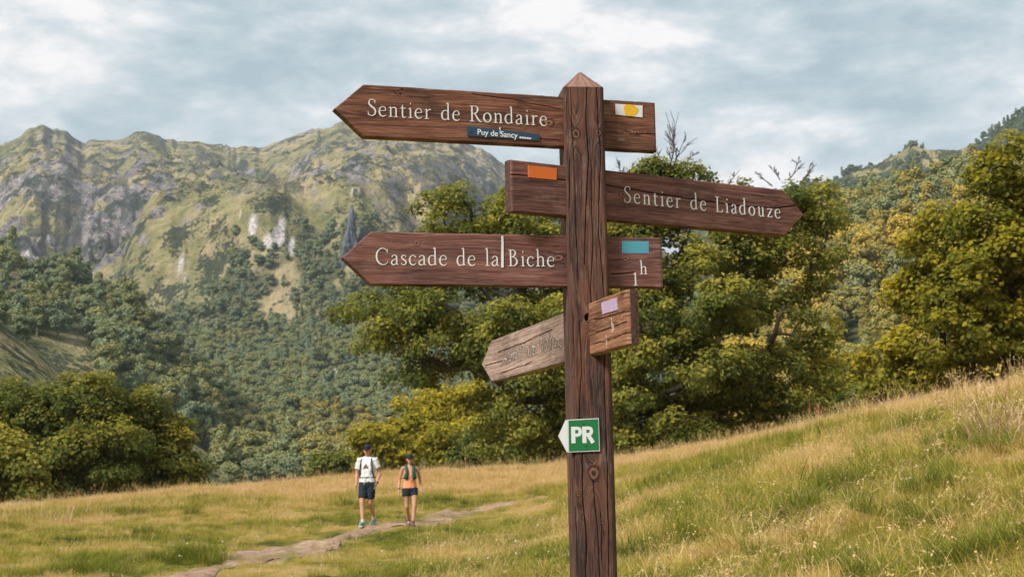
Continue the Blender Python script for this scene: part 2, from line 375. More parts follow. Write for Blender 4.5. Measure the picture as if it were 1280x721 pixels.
c1 = mix(nt, mrange(nt, fo, .45, .8, 0, .85), c1, (.045, .060, .028))  # ground darkened under dense trees, painting the shaded gaps between crowns
L(nt, c1, b.inputs['Base Color'])
bump(nt, math_(nt, 'ADD', na, math_(nt, 'MULTIPLY', nb, .35)), .8, 9.0, b)
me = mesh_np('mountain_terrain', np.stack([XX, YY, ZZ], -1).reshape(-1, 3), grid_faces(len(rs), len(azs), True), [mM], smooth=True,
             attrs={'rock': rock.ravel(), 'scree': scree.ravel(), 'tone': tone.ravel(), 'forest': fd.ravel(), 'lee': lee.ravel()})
terr = obj('mountain', me, kind='structure')

# near meadow sheet
azn = np.concatenate([np.linspace(-pi, -radians(24), 60, endpoint=False), np.linspace(-radians(24), radians(24), 520), np.linspace(radians(24), pi, 61)[1:-1]])
rn = np.concatenate([[.02], np.geomspace(.6, 150, 420)])
RN, AN = np.meshgrid(rn, azn, indexing='ij'); XN = RN*np.sin(AN); YN = RN*np.cos(AN); ZN = near_z(XN, YN)
pxn, pyn, zn_ = project(np.stack([XN, YN, ZN], -1).reshape(-1, 3)); ok = (YN > 2).ravel()
pxn = np.where(ok, pxn, -9999).reshape(RN.shape); pyn = np.where(ok, pyn, 0).reshape(RN.shape)
PATH_PX = [(150, 760, .42), (235, 720, .26), (300, 704, .28), (345, 691, .80), (385, 683, .52), (425, 670, .20), (470, 660, .26), (520, 654, .45), (570, 642, .46), (620, 632, .36), (660, 625, .2), (685, 621, .08)]
PTH = np.array([near_hit(x, y) for x, y, _ in PATH_PX]); PW = np.array([w_ for *_, w_ in PATH_PX])
def catmull(P, n=10):
    P = np.asarray(P, float); Q = np.vstack([2*P[0]-P[1], P, 2*P[-1]-P[-2]]); o = []
    for i in range(1, len(Q)-2):
        t = np.linspace(0, 1, n, endpoint=False)[:, None]
        a, b_, c, d = Q[i-1], Q[i], Q[i+1], Q[i+2]
        o.append(.5*((2*b_)+(-a+c)*t+(2*a-5*b_+4*c-d)*t*t+(-a+3*b_-3*c+d)*t**3))
    o.append(P[-1:]); return np.vstack(o)
PS = catmull(np.column_stack([PTH, PW]), 12)
def path_dist(X, Y):
    d = np.full(np.shape(X), 9.)
    for i in range(0, len(PS)):
        d = np.minimum(d, np.hypot(X-PS[i, 0], (Y-PS[i, 1])*.8)-PS[i, 3])
    return d
BANK = [(690, 607), (780, 600), (860, 592), (950, 580), (1030, 560), (1110, 543), (1190, 520)]
def dryness(X, Y, Z=None):
    """0 = lush green, 1 = straw"""
    az = np.arctan2(X, Y); r = np.hypot(X, Y); t = r/np.interp(az, CA, CRr)
    px = 640+np.tan(az)*F_PX
    n = fbm(X*.5, Y*.5, 4, 51); n2 = fbm(X*1.7, Y*1.7, 3, 57)
    d = .48+(n-.5)*1.6+(n2-.5)*1.0
    left = 1-sst(560, 760, px)
    d = d+np.where(px > 700, .10, -.03)
    tc_ = np.interp(px, [0, 500, 700, 800, 950, 1150, 1280, 1500], [.92, .84, .76, .78, .80, .82, .84, .84])
    d = d+(sst(0, .10, t-tc_))*.85
    d = d-.5*np.exp(-((t-tc_+.05)/.04)**2)*(px > 660)*(px < 1190)
    return np.clip(d, 0, 1)
dn = dryness(XN, YN); pd = path_dist(XN, YN)
mG, nt, b = mat('meadow_ground', rough=1, spec=.03)
dr = attr(nt, 'dry').outputs['Fac']; pa = attr(nt, 'dirt').outputs['Fac']
geo = N(nt, 'ShaderNodeNewGeometry'); P = geo.outputs['Position']
n_ = noise(nt, P, 9, 5, .65); n3 = noise(nt, P, 1.3, 4, .6)
f = math_(nt, 'ADD', math_(nt, 'MULTIPLY', dr, .75), math_(nt, 'ADD', math_(nt, 'MULTIPLY', math_(nt, 'SUBTRACT', n_, .5), .5), math_(nt, 'MULTIPLY', math_(nt, 'SUBTRACT', n3, .5), .5)))
gc = ramp(nt, f, [(0., (.035, .045, .010)), (.28, (.11, .11, .022)), (.55, (.28, .21, .055)), (.9, (.46, .30, .15))])
dirt = ramp(nt, n_, [(.35, (.20, .13, .09)), (.6, (.42, .30, .23))])
L(nt, mix(nt, pa, gc, dirt), b.inputs['Base Color']); bump(nt, n_, .9, .05, b)
me = mesh_np('meadow', np.stack([XN, YN, ZN-.02], -1).reshape(-1, 3), grid_faces(len(rn), len(azn), True), [mG], smooth=True,
             attrs={'dry': dn.ravel(), 'dirt': (1-sst(-.02, .12, pd+(fbm(XN*2.5, YN*2.5, 3, 71)-.5)*.5)).ravel()*.8})
meadow = obj('meadow', me, kind='structure')
# the trodden path itself, a sheet following the ground
mP, nt, b = mat('path_dirt', rough=1, spec=.03); geo = N(nt, 'ShaderNodeNewGeometry')
pn = noise(nt, geo.outputs['Position'], 7, 6, .7); pn2 = noise(nt, geo.outputs['Position'], 1.1, 3, .6)
L(nt, mix(nt, mrange(nt, math_(nt, 'ADD', pn2, math_(nt, 'MULTIPLY', pn, .25)), .60, .72, 0, .8), ramp(nt, pn, [(.3, (.20, .115, .075)), (.5, (.38, .245, .17)), (.7, (.54, .39, .30))]), (.20, .18, .045)), b.inputs['Base Color']); bump(nt, pn, 1, .05, b)
tg = np.gradient(PS[:, :2], axis=0); tg /= np.linalg.norm(tg, axis=1, keepdims=True); nm = np.stack([-tg[:, 1], tg[:, 0]], -1)
us = np.linspace(-1, 1, 13); wob = 1+.5*(fbm(np.arange(len(PS))*.35, np.zeros(len(PS)), 3, 8)-.5)
GX = PS[:, None, 0]+nm[:, None, 0]*us[None]*(PS[:, 3]*wob)[:, None]; GY = PS[:, None, 1]+nm[:, None, 1]*us[None]*(PS[:, 3]*wob)[:, None]
GZ = near_z(GX, GY)-.012+.035*(1-abs(us[None])**4)
obj('path', mesh_np('path', np.stack([GX, GY, GZ], -1).reshape(-1, 3), grid_faces(len(PS), 13), [mP], smooth=True), kind='structure')

# ------------------------------------------------------------------ foliage materials
def foliage_mat(name, stops, inst=False, trans=.46):
    m, nt, b = mat(name, rough=.75, spec=.12)
    t = attr(nt, 'tint').outputs['Fac']
    if inst:
        h = attr(nt, 'hue', 'INSTANCER').outputs['Fac']
        t = math_(nt, 'ADD', math_(nt, 'MULTIPLY', t, .45), h)
    c = ramp(nt, t, stops); L(nt, c, b.inputs['Base Color'])
    if trans:
        tr = N(nt, 'ShaderNodeBsdfTranslucent'); L(nt, mix(nt, .35, c, (.30, .30, .03)), tr.inputs[0])
        ms = N(nt, 'ShaderNodeMixShader'); ms.inputs[0].default_value = trans
        L(nt, b.outputs[0], ms.inputs[1]); L(nt, tr.outputs[0], ms.inputs[2]); L(nt, ms.outputs[0], nt.nodes['Material Output'].inputs[0])
    return m
M_far = foliage_mat('forest_leaves', [(0.0, (0.098, 0.151, 0.109)), (0.22, (0.156, 0.212, 0.131)), (0.42, (0.273, 0.297, 0.131)), (0.58, (0.254, 0.23, 0.07)), (0.74, (0.459, 0.327, 0.055)), (0.95, (0.652, 0.459, 0.078))], True, 0)
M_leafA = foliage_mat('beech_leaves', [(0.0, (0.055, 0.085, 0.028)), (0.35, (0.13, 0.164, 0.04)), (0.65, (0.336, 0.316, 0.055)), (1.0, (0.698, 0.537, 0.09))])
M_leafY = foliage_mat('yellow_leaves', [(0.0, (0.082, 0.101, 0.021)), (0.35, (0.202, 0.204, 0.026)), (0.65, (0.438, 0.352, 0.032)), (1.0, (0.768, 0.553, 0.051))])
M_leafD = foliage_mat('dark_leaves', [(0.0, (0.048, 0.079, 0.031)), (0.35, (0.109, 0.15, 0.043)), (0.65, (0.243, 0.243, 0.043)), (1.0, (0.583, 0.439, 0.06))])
M_bark, nt, b = mat('bark', rough=.95, spec=.1); geo = N(nt, 'ShaderNodeNewGeometry')
bn = noise(nt, mapping(nt, geo.outputs['Position'], (6, 6, 1.5)), 3, 5, .65); L(nt, ramp(nt, bn, [(.3, (.045, .036, .028)), (.6, (.13, .11, .09)), (.8, (.22, .20, .17))]), b.inputs['Base Color']); bump(nt, bn, .8, .03, b)

def leaf_cards(C, Nm, size, rng, aspect=.55, fold=.25):
    """folded diamond leaves at C with normals Nm"""
    n = len(C); Nm = Nm/(np.linalg.norm(Nm, axis=1, keepdims=True)+1e-9)
    a = rng.normal(size=(n, 3)); T = np.cross(Nm, a); T /= np.linalg.norm(T, axis=1, keepdims=True)+1e-9; B = np.cross(Nm, T)
    s = np.broadcast_to(np.asarray(size), (n,))[:, None]
    V = np.stack([C-T*s*.5, C+B*s*.5*aspect+Nm*s*fold*.3, C+T*s*.5, C-B*s*.5*aspect+Nm*s*fold*.3], 1).reshape(-1, 3)
    i = np.arange(n)*4
    return V, np.stack([i, i+1, i+2, i+3], -1)
def icos(sub):
    import bmesh
    bm = bmesh.new(); bmesh.ops.create_icosphere(bm, subdivisions=sub, radius=1)
    V = np.array([v.co[:] for v in bm.verts]); F = np.array([[v.index for v in f.verts] for f in bm.faces]); bm.free(); return V, F
ICO2 = icos(2); ICO3 = icos(3)
def noise3(V, sc, s):
    return (vnoise(V[:, 0]*sc+V[:, 2]*sc*.7, V[:, 1]*sc, s)+vnoise(V[:, 1]*sc+5, V[:, 2]*sc-V[:, 0]*sc*.5, s+3)+vnoise(V[:, 2]*sc+9, V[:, 0]*sc, s+7))/3
def far_tree(seed, conifer=False):
    """a whole broadleaf seen from far: several overlapping leafy boughs on a short trunk; base at z=0, about 10 m high"""
    r = np.random.default_rng(seed); mb = MB()
    mb.tube([[0, 0, -1.5], [0, 0, 2.5], [r.normal()*.3, r.normal()*.3, 5.5]], [.35, .3, .15], 5, False, tint=.3)
    H = 10.2+r.random()*2; Rr = 3.7+r.random()*.8
    if conifer: Rr *= .55; H *= 1.25
    n = 13; blobs = [(np.array([0, 0, H*.52]), np.array([Rr*.78, Rr*.78, H*.34]))]
    for k in range(n):
        a = k*2.4+r.random(); q = r.random()
        zz = H*(.20+.68*q); rad = Rr*np.sqrt(max(0, 1-((zz-H*.45)/(H*.52))**2))*.62
        if conifer: rad = Rr*(1.1-q)*.6
        s = Rr*(.30+.20*r.random())
        blobs.append((np.array([cos(a)*rad, sin(a)*rad, zz]), np.array([s, s, s*.85])))
    for c, s in blobs:
        V, Fc = ICO2; d = 1+.42*(noise3(V, 1.9, seed+int(c[2]*7))-.5)*2
        W = V*d[:, None]*s*.9+c
        W = (W-c)*.86+c; mb.add(W, Fc, tint=np.clip(.02+.30*(V[:, 2]*.35+.3)+r.random()*.12, 0, 1))
        m = 210; U = r.normal(size=(m, 3)); U /= np.linalg.norm(U, axis=1, keepdims=True); U[:, 2] = np.where(U[:, 2] < -.3, -U[:, 2], U[:, 2])
        Cn = c+U*s*(.78+.36*r.random((m, 1)))*(1+.3*(noise3(U, 2.6, seed+3)[:, None]-.5))
        Vl, Fl = leaf_cards(Cn, U+r.normal(size=(m, 3))*.55+[0, 0, .4], .40+.42*r.random(m), r, .75, .3)
        mb.add(Vl, Fl, tint=np.repeat(np.clip(.12+.62*r.random(m)+.22*U[:, 2]+.10*(c[2]/H-.6), 0, 1), 4))
    return mb
# ------------------------------------------------------------------ scattering with geometry nodes
def scatter(name, templates, P, rot, scl, vi, mats, extra, label=None):
    """one stuff object: the mesh carries both the template pieces (tpl=k) and the points (tpl=0); the nodes copy the pieces onto the points"""
    Vs = []; Fq = []; Ft = []; tp = []; tint = []; n = 0
    for k, mb in enumerate(templates):
        V = np.concatenate(mb.V); Vs.append(V); tp.append(np.full(len(V), k+1)); tint.append(np.concatenate(mb.A['tint']))
        Fq += [f+n for f in mb.Fq]; Ft += [f+n for f in mb.Ft]; n += len(V)
    m = len(P); Vs.append(P); tp.append(np.zeros(m, int)); tint.append(np.zeros(m))
    z = lambda a, w_: np.concatenate([np.zeros((n, 3)) if w_ else np.zeros(n), a])
    at = {'tpl': np.concatenate(tp).astype(int), 'tint': np.concatenate(tint), 'rot': z(rot, 1), 'scl': z(scl, 1), 'vi': np.concatenate([np.zeros(n, int), vi]).astype(int)}
    for k, a in extra.items(): at[k] = z(a, 0)
    me = mesh_np(name, np.concatenate(Vs), [np.concatenate(x) for x in (Fq, Ft) if x], mats, False, attrs=at)
    o = obj(name, me, kind='stuff')
    if label: o['label'] = label
    ng = bpy.data.node_groups.new(name+'_scatter', 'GeometryNodeTree')
    ng.interface.new_socket('Geometry', in_out='INPUT', socket_type='NodeSocketGeometry'); ng.interface.new_socket('Geometry', in_out='OUTPUT', socket_type='NodeSocketGeometry')
    gi = ng.nodes.new('NodeGroupInput'); go = ng.nodes.new('NodeGroupOutput')
    def named(nm, dt):
        a = ng.nodes.new('GeometryNodeInputNamedAttribute'); a.data_type = dt; a.inputs['Name'].default_value = nm; return a.outputs[0]
    def sep(k):
        c = ng.nodes.new('FunctionNodeCompare'); c.data_type = 'INT'; c.operation = 'EQUAL'; ng.links.new(named('tpl', 'INT'), c.inputs[2]); c.inputs[3].default_value = k
        s = ng.nodes.new('GeometryNodeSeparateGeometry'); s.domain = 'POINT'; ng.links.new(gi.outputs[0], s.inputs[0]); ng.links.new(c.outputs[0], s.inputs[1]); return s.outputs[0]
    jn = ng.nodes.new('GeometryNodeJoinGeometry')
    for k in range(len(templates)):
        g = ng.nodes.new('GeometryNodeGeometryToInstance'); ng.links.new(sep(k+1), g.inputs[0]); ng.links.new(g.outputs[0], jn.inputs[0])
    ip = ng.nodes.new('GeometryNodeInstanceOnPoints'); ng.links.new(sep(0), ip.inputs['Points']); ng.links.new(jn.outputs[0], ip.inputs['Instance'])
    ip.inputs['Pick Instance'].default_value = True; ng.links.new(named('vi', 'INT'), ip.inputs['Instance Index'])
    ng.links.new(named('rot', 'FLOAT_VECTOR'), ip.inputs['Rotation']); ng.links.new(named('scl', 'FLOAT_VECTOR'), ip.inputs['Scale'])
    ng.links.new(ip.outputs[0], go.inputs[0])
    md = o.modifiers.new('scatter', 'NODES'); md.node_group = ng
    return o

# ------------------------------------------------------------------ the forest on the far slopes
def zgrid(az, r):
    """height of the built far terrain (bilinear in its own mesh)"""
    fi = np.interp(np.log(r), np.log(rs), np.arange(len(rs))); fj = np.interp(az, azs, np.arange(len(azs)))
    i = np.clip(fi.astype(int), 0, len(rs)-2); j = np.clip(fj.astype(int), 0, len(azs)-2); u = fi-i; v = fj-j
    return (ZZ[i, j]*(1-u)+ZZ[i+1, j]*u)*(1-v)+(ZZ[i, j+1]*(1-u)+ZZ[i+1, j+1]*u)*v
# dark rock spire standing out of the right-hand mountainside
M_sp, nt, b = mat('spire_rock', rough=1, spec=.05); geo = N(nt, 'ShaderNodeNewGeometry'); r_ = noise(nt, mapping(nt, geo.outputs['Position'], (.06, .06, .02)), 1, 8, .75)
L(nt, ramp(nt, r_, [(.35, (.065, .078, .092)), (.5, (.135, .15, .17)), (.65, (.27, .27, .29))]), b.inputs['Base Color']); bump(nt, r_, .9, 4, b)
def spire(px_, py_, h_px, w_px, label):
    a0, e0 = toaz(px_, py_); q_ = np.linspace(900, 2600, 1700); z0 = zgrid(np.full(1700, a0), q_)-CZ; r0 = float(q_[np.argmax(z0/q_ >= e0)]); hh = h_px/F_PX*r0; ww = w_px/F_PX*r0; zz = float(zgrid(np.array([a0]), np.array([r0]))[0])-hh*.1
    nz, na_ = 60, 48; z_ = np.linspace(0, 1, nz)[:, None]; t_ = np.linspace(0, 2*pi, na_, endpoint=False)[None]
    pr_ = np.interp(z_[:, 0], [0, .15, .35, .6, .8, .93, 1], [1.15, 1.05, .85, .60, .34, .20, .03])[:, None]*ww*(1+1.1*(ridged(np.cos(t_)*2+z_*2, np.sin(t_)*2+z_*.6, 5, int(px_))-.45)+.9*(fbm(np.cos(t_)*3+z_*11, np.sin(t_)*3+z_*4, 4, 5)-.5))
    V = np.stack([pr_*np.cos(t_)*.9+ww*.25*z_, pr_*np.sin(t_)*1.2, hh*z_*1.25-hh*.25+0*t_], -1).reshape(-1, 3)
    o = thing('rock_spire', (r0*sin(a0), r0*cos(a0), zz), label, 'rock', None, mesh_np('rock_spire', V, grid_faces(nz, na_, True), [M_sp], True))
spire(437, 322, 74, 13, 'tall pointed blue-grey rock spire on the mountainside left of the signpost')
spire(452, 318, 40, 11, 'lower shoulder of blue-grey rock leaning against the right foot of the tall spire')
def visible_r(az, r, z):
    """crude test that nothing nearer on the same bearing hides the place"""
    e = (z-CZ+6)/r; ok = np.ones(len(r), bool)
    for f in (.35, .5, .65, .75, .85, .92, .97):
        rr = r*f; g = rr > 130
        zz = np.where(g, zgrid(az, np.maximum(rr, 130)), -50); ok &= ~((zz-CZ)/rr > e+.004)
    ec = np.interp(az, CA, CE); ok &= e > ec-.004
    return ok
rg = np.random.default_rng(3)
cand_az = []; cand_r = []
def cand(r0, r1, sp, a0=-21.5, a1=21.5):
    area = .5*radians(a1-a0)*(r1*r1-r0*r0); n = int(area/(sp*sp))
    cand_az.append(radians(a0)+rg.random(n)*radians(a1-a0)); cand_r.append(np.sqrt(r0*r0+rg.random(n)*(r1*r1-r0*r0)))
cand(150, 1150, 4.6); cand(1150, 1900, 5.6); cand(1900, 2300, 8)
ca = np.concatenate(cand_az); cr = np.concatenate(cand_r); X = cr*np.sin(ca); Y = cr*np.cos(ca); Z = zgrid(ca, cr)
qx, qy, _ = project(np.stack([X, Y, Z], -1)); dens = forest_density(qx, qy, X, Y, cr)
keep = (rg.random(len(ca)) < dens) & visible_r(ca, cr, Z)
X, Y, Z, cr, qx, qy = (a[keep] for a in (X, Y, Z, cr, qx, qy))
# thin out those standing inside one another
order = rg.permutation(len(X)); cell = {}; kk = []
for i in order:
    md_ = (4.5 if qx[i] > 900 else 5.4) if cr[i] < 1500 else 4.6; cx, cyy = int(X[i]//6), int(Y[i]//6); bad = False
    for dx in (-1, 0, 1):
        for dy in (-1, 0, 1):
            for j in cell.get((cx+dx, cyy+dy), ()):
                if (X[i]-X[j])**2+(Y[i]-Y[j])**2 < md_*md_: bad = True; break
            if bad: break
        if bad: break
    if not bad: cell.setdefault((cx, cyy), []).append(i); kk.append(i)
kk = np.array(kk); X, Y, Z, cr, qx, qy = (a[kk] for a in (X, Y, Z, cr, qx, qy))
n = len(X); print('forest trees', n)
up_f = sst(1700, 1000, cr)
size = (.60+.55*rg.random(n)**1.3)*np.where((qx > 900) & (cr < 1150), 1.05, 1)*np.where(cr > 1150, np.where(qx > 900, .78, .62+.2*rg.random(n)), 1.0)*np.where((cr < 330), .7, 1)
bushy = (cr > 1200) & (qx < 760) & (qy < 385); size = np.where(bushy, size*(.45+.35*rg.random(n)), size)
hue = -.03+.24*rg.random(n)+.16*fbm(X/70, Y/70, 2, 77)
rt = qx > 900
hue = np.where(rt & (cr < 1150), .17+.26*rg.random(n)+.17*sst(250, 350, qy+60*(fbm(X/40, Y/40, 2, 7)-.5))+.22*(fbm(X/30, Y/30, 3, 8)-.5)-.12*(rg.random(n) < .22), hue)
hue = np.where(rt & (cr >= 1150), -.08+.22*rg.random(n), hue)
hue = np.where((qx > 300) & (qx < 640) & (cr < 620), hue+.05, hue)
hue = np.where((qx > 380) & (qx < 460) & (qy > 400) & (cr < 600), hue+.1, hue)
tilt = rg.normal(size=(n, 2))*.06; rz = rg.random(n)*2*pi
T5 = [far_tree(s) for s in (1, 2, 3, 4, 5)]+[far_tree(9, True)]
vi = rg.integers(0, 5, n); vi = np.where((rg.random(n) < .02) & rt, 5, vi)
app = size*10/cr*np.where(cr < 260, .6, 1)*((np.abs(qx-640) < 620) & (qy > 60))
top = np.argsort(-app)[:236]
ind = np.zeros(n, bool); ind[top] = True
rest = ~ind
scatter('forest', T5, np.stack([X, Y, Z-.3], -1)[rest], np.stack([tilt[:, 0], tilt[:, 1], rz], -1)[rest], np.stack([size*(1.0+.25*rg.random(n)), size*1.08, size*(.9+.3*rg.random(n))], -1)[rest],
        vi[rest], [M_far], {'hue': hue[rest]}, 'distant broadleaf forest covering the lower mountainsides')
T5m = [t.mesh('forest_tree_%s' % k, [M_far]) for k, t in enumerate(('a', 'b', 'c', 'd', 'e', 'f')) for t in [T5[k]]]
for i in top:
    if qx[i] > 900: lab, gp = ('yellowing broadleaf tree in the wood on the right-hand hillside', 'yellow trees on the right hillside') if hue[i] > .42 else ('dark green broadleaf tree in the wood on the right-hand hillside', 'green trees on the right hillside')
    elif qx[i] < 300 and qy[i] < 480: lab, gp = 'rounded green tree on the wooded knoll above the dark trees at left', 'trees on the wooded knoll at left'
    else: lab, gp = 'rounded blue-green tree in the valley wood beyond the meadow', 'trees in the valley wood'
    o = thing('forest_tree', (float(X[i]), float(Y[i]), float(Z[i]-.3)), lab, 'tree', gp, T5m[int(vi[i])])
    o.rotation_euler = (tilt[i, 0], tilt[i, 1], rz[i]); s = float(size[i]); o.scale = (s*1.08, s*1.08, s*1.04); o['hue'] = float(hue[i])

# ------------------------------------------------------------------ trees close enough to show boughs and leaves
def lobe(px, py, rx, ry, D, dd=0, rz=None):
    """crown bough: centre on a photo pixel at distance D(+dd) metres, half-sizes in metres from its size in the photo"""
    c = P_at(px, py, D+dd); k = (D+dd)/F_PX
    return c, np.array([rx*k, (rx+ry)*.5*k if rz is None else rz, ry*k])
def build_tree(name, base, lobes, label, category, leafmat, rng, n_cl=90, per=320, leaf=.17, cl=.75, trunk_r=.28, tb=0., group=None, twigs=None, droop=.3, fork=.28):
    base = np.asarray(base, float); root = thing(name, tuple(base), label, category, group)
    vol = np.array([np.prod(r) for _, r in lobes])**(.72); vol /= vol.sum()
    C = []; Rd = []; Sh = []
    for (c, r), v in zip(lobes, vol):
        m = max(3, int(round(n_cl*v)))
        U = rng.normal(size=(m, 3)); U /= np.linalg.norm(U, axis=1, keepdims=True); q = .45+.52*rng.random((m, 1))**.6
        C.append(c+U*q*r); Rd.append(np.full(m, cl)*np.clip(.6+.75*rng.random(m), .5, 1.3)); Sh.append(U*q)
    C = np.concatenate(C)-base; Rd = np.concatenate(Rd); Sh = np.concatenate(Sh)
    # skeleton: every clump joins the nearest limb, cheapest path back to the trunk
    H = C[:, 2].max(); top = C.mean(0)
    T = np.array([[0, 0, -.5], [0, 0, H*.08], [top[0]*.08, top[1]*.08, H*fork], [top[0]*.3, top[1]*.3, H*(fork+.17)], [top[0]*.6, top[1]*.6, H*.6], [top[0], top[1], H*.8]])
    nodes = [t for t in catmull(T, 4)]; par = [-1]+list(range(len(nodes)-1)); pl = [0.]
    for i in range(1, len(nodes)): pl.append(pl[-1]+np.linalg.norm(nodes[i]-nodes[i-1]))
    start = 6; order = np.argsort(np.linalg.norm(C-nodes[12], axis=1)); leafnode = []
    for i in order:
        Nn = np.array(nodes); d = np.linalg.norm(Nn-C[i], axis=1); pen = d+.35*np.array(pl)+np.where(Nn[:, 2] > C[i][2]+.3, 1.2, 0); pen[:start] += 50
        j = int(np.argmin(pen)); p0 = Nn[j]; L_ = d[j]; k = max(2, int(L_/.8)+1); prev = j
        bow = rng.normal(size=3)*L_*.07+np.array([0, 0, L_*.06])
        for q in range(1, k+1):
            t = q/k; p = p0*(1-t)+C[i]*t+bow*sin(pi*t)+rng.normal(size=3)*.04
            nodes.append(p); par.append(prev); pl.append(pl[prev]+L_/k); prev = len(nodes)-1
        leafnode.append(prev)
    nodes = np.array(nodes); wgt = np.zeros(len(nodes)); 
    for j in leafnode: wgt[j] += 1
    for i in range(len(nodes)-1, 0, -1):
        wgt[par[i]] += max(wgt[i], .3)
    rad = trunk_r*(np.clip(wgt, .5, None)/wgt[0])**.46; rad[0] = trunk_r*1.35; rad = np.clip(rad, .012, None)
    mb = MB()
    for i in range(1, len(nodes)):
        mb.tube([nodes[par[i]], (nodes[par[i]]+nodes[i])/2, nodes[i]], [min(rad[par[i]], rad[i]*1.5), rad[i]*1.1, rad[i]], 7 if rad[i] > .08 else 4, False)
    obj('trunk', mb.mesh('trunk', [M_bark], True), root)
    # leaves: each clump is a loose, slightly domed spray of layered leaves
    LV = []; LF = []; LT = []; n0 = 0
    for i in range(len(C)):
        m = int(per*(Rd[i]/cl)**2*(.7+.6*rng.random())); u = rng.normal(size=(m, 3)); u /= np.linalg.norm(u, axis=1, keepdims=True)
        q = rng.random((m, 1))**.42
        sub = rng.normal(size=(7, 3)); sub /= np.linalg.norm(sub, axis=1, keepdims=True); si = rng.integers(0, 7, m)      # smaller sprays inside the clump
        off = np.where(rng.random((m, 1)) < .72, sub[si]*.72+u*q*.42, u*q)
        R3 = Rd[i]*np.array([1.15, 1.15, .72]); p = C[i]+off*R3
        p[:, 2] -= droop*(off[:, 0]**2+off[:, 1]**2)*Rd[i]*.6
        outw = C[i]-top; outw = outw/(np.linalg.norm(outw)+1e-6)
        nm_ = off*.9+outw*.35+np.array([0, 0, .75])+rng.normal(size=(m, 3))*.55
        s = leaf*(.6+.8*rng.random(m))
        V, F_ = leaf_cards(p, nm_, s, rng, .62, .3)
        ct = .32+tb+.22*(rng.random()-.5)
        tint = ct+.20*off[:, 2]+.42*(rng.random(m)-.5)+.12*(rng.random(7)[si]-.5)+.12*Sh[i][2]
        LV.append(V); LF.append(F_+n0); LT.append(np.repeat(np.clip(tint, 0, 1), 4)); n0 += len(V)
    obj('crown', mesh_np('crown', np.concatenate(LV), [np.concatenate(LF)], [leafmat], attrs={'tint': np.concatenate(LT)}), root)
    if twigs:
        for (a, b_, k) in twigs:
            tm = MB()
            a = a-base; b_ = b_-base; L_ = np.linalg.norm(b_-a)
            P0 = catmull([a, a*.6+b_*.4+rng.normal(size=3)*L_*.05, b_], 5); tm.tube(P0, np.linspace(.03, .008, len(P0)), 4, False)
            for q in range(k):
                t = .25+.72*rng.random(); p = P0[int(t*(len(P0)-1))]; dr_ = (b_-a)/L_*.7+rng.normal(size=3)*.45*np.array([1, .6, .7])+[0, 0, .25]; l2 = L_*(.42-.25*t)*(.6+.6*rng.random())
                e = p+dr_*l2; tm.tube([p, (p+e)/2+rng.normal(size=3)*l2*.06, e], [.018, .013, .007], 3, False)
                for z_ in range(5):
                    t2 = .3+.7*rng.random(); p2 = p+(e-p)*t2; e2 = p2+(dr_+rng.normal(size=3)*.6)*l2*.35; tm.tube([p2, (p2+e2)/2, e2], [.014, .011, .008], 3, False)
            obj('bare_twig', tm.mesh('bare_twig', [M_bark]), root)
    return root
def on_valley(px, D, dz=0):
    p = P_at(px, 560, D); z = float(near_z(p[0], p[1])) if hypot(p[0], p[1]) < 125 else float(zgrid(np.array([atan2(p[0], p[1])]), np.array([hypot(p[0], p[1])]))[0]); return np.array([p[0], p[1], z+dz])
rt_ = np.random.default_rng(21)
D = 58
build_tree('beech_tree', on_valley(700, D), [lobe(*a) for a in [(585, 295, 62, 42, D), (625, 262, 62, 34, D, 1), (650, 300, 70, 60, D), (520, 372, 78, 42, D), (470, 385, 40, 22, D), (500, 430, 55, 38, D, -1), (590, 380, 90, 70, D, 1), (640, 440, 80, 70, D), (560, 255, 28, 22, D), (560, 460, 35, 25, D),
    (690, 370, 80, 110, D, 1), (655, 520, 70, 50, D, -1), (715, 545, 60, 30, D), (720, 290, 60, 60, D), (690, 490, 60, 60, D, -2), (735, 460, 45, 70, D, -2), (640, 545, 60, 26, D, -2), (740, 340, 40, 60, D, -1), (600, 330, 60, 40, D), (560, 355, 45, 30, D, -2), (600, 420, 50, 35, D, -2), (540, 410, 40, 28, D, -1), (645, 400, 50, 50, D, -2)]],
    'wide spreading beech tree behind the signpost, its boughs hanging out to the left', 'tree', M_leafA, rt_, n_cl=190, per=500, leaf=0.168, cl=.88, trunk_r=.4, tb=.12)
D = 54
tw = [(P_at(a, b_, D), P_at(c, d, D), k) for a, b_, c, d, k in [(835, 215, 832, 140, 9), (840, 212, 858, 168, 6), (826, 212, 812, 172, 6), (848, 215, 868, 192, 4), (905, 245, 925, 212, 4), (975, 225, 960, 206, 5), (985, 225, 1000, 196, 6), (1000, 230, 1018, 205, 5), (780, 225, 770, 196, 4), (965, 232, 944, 214, 4)]]
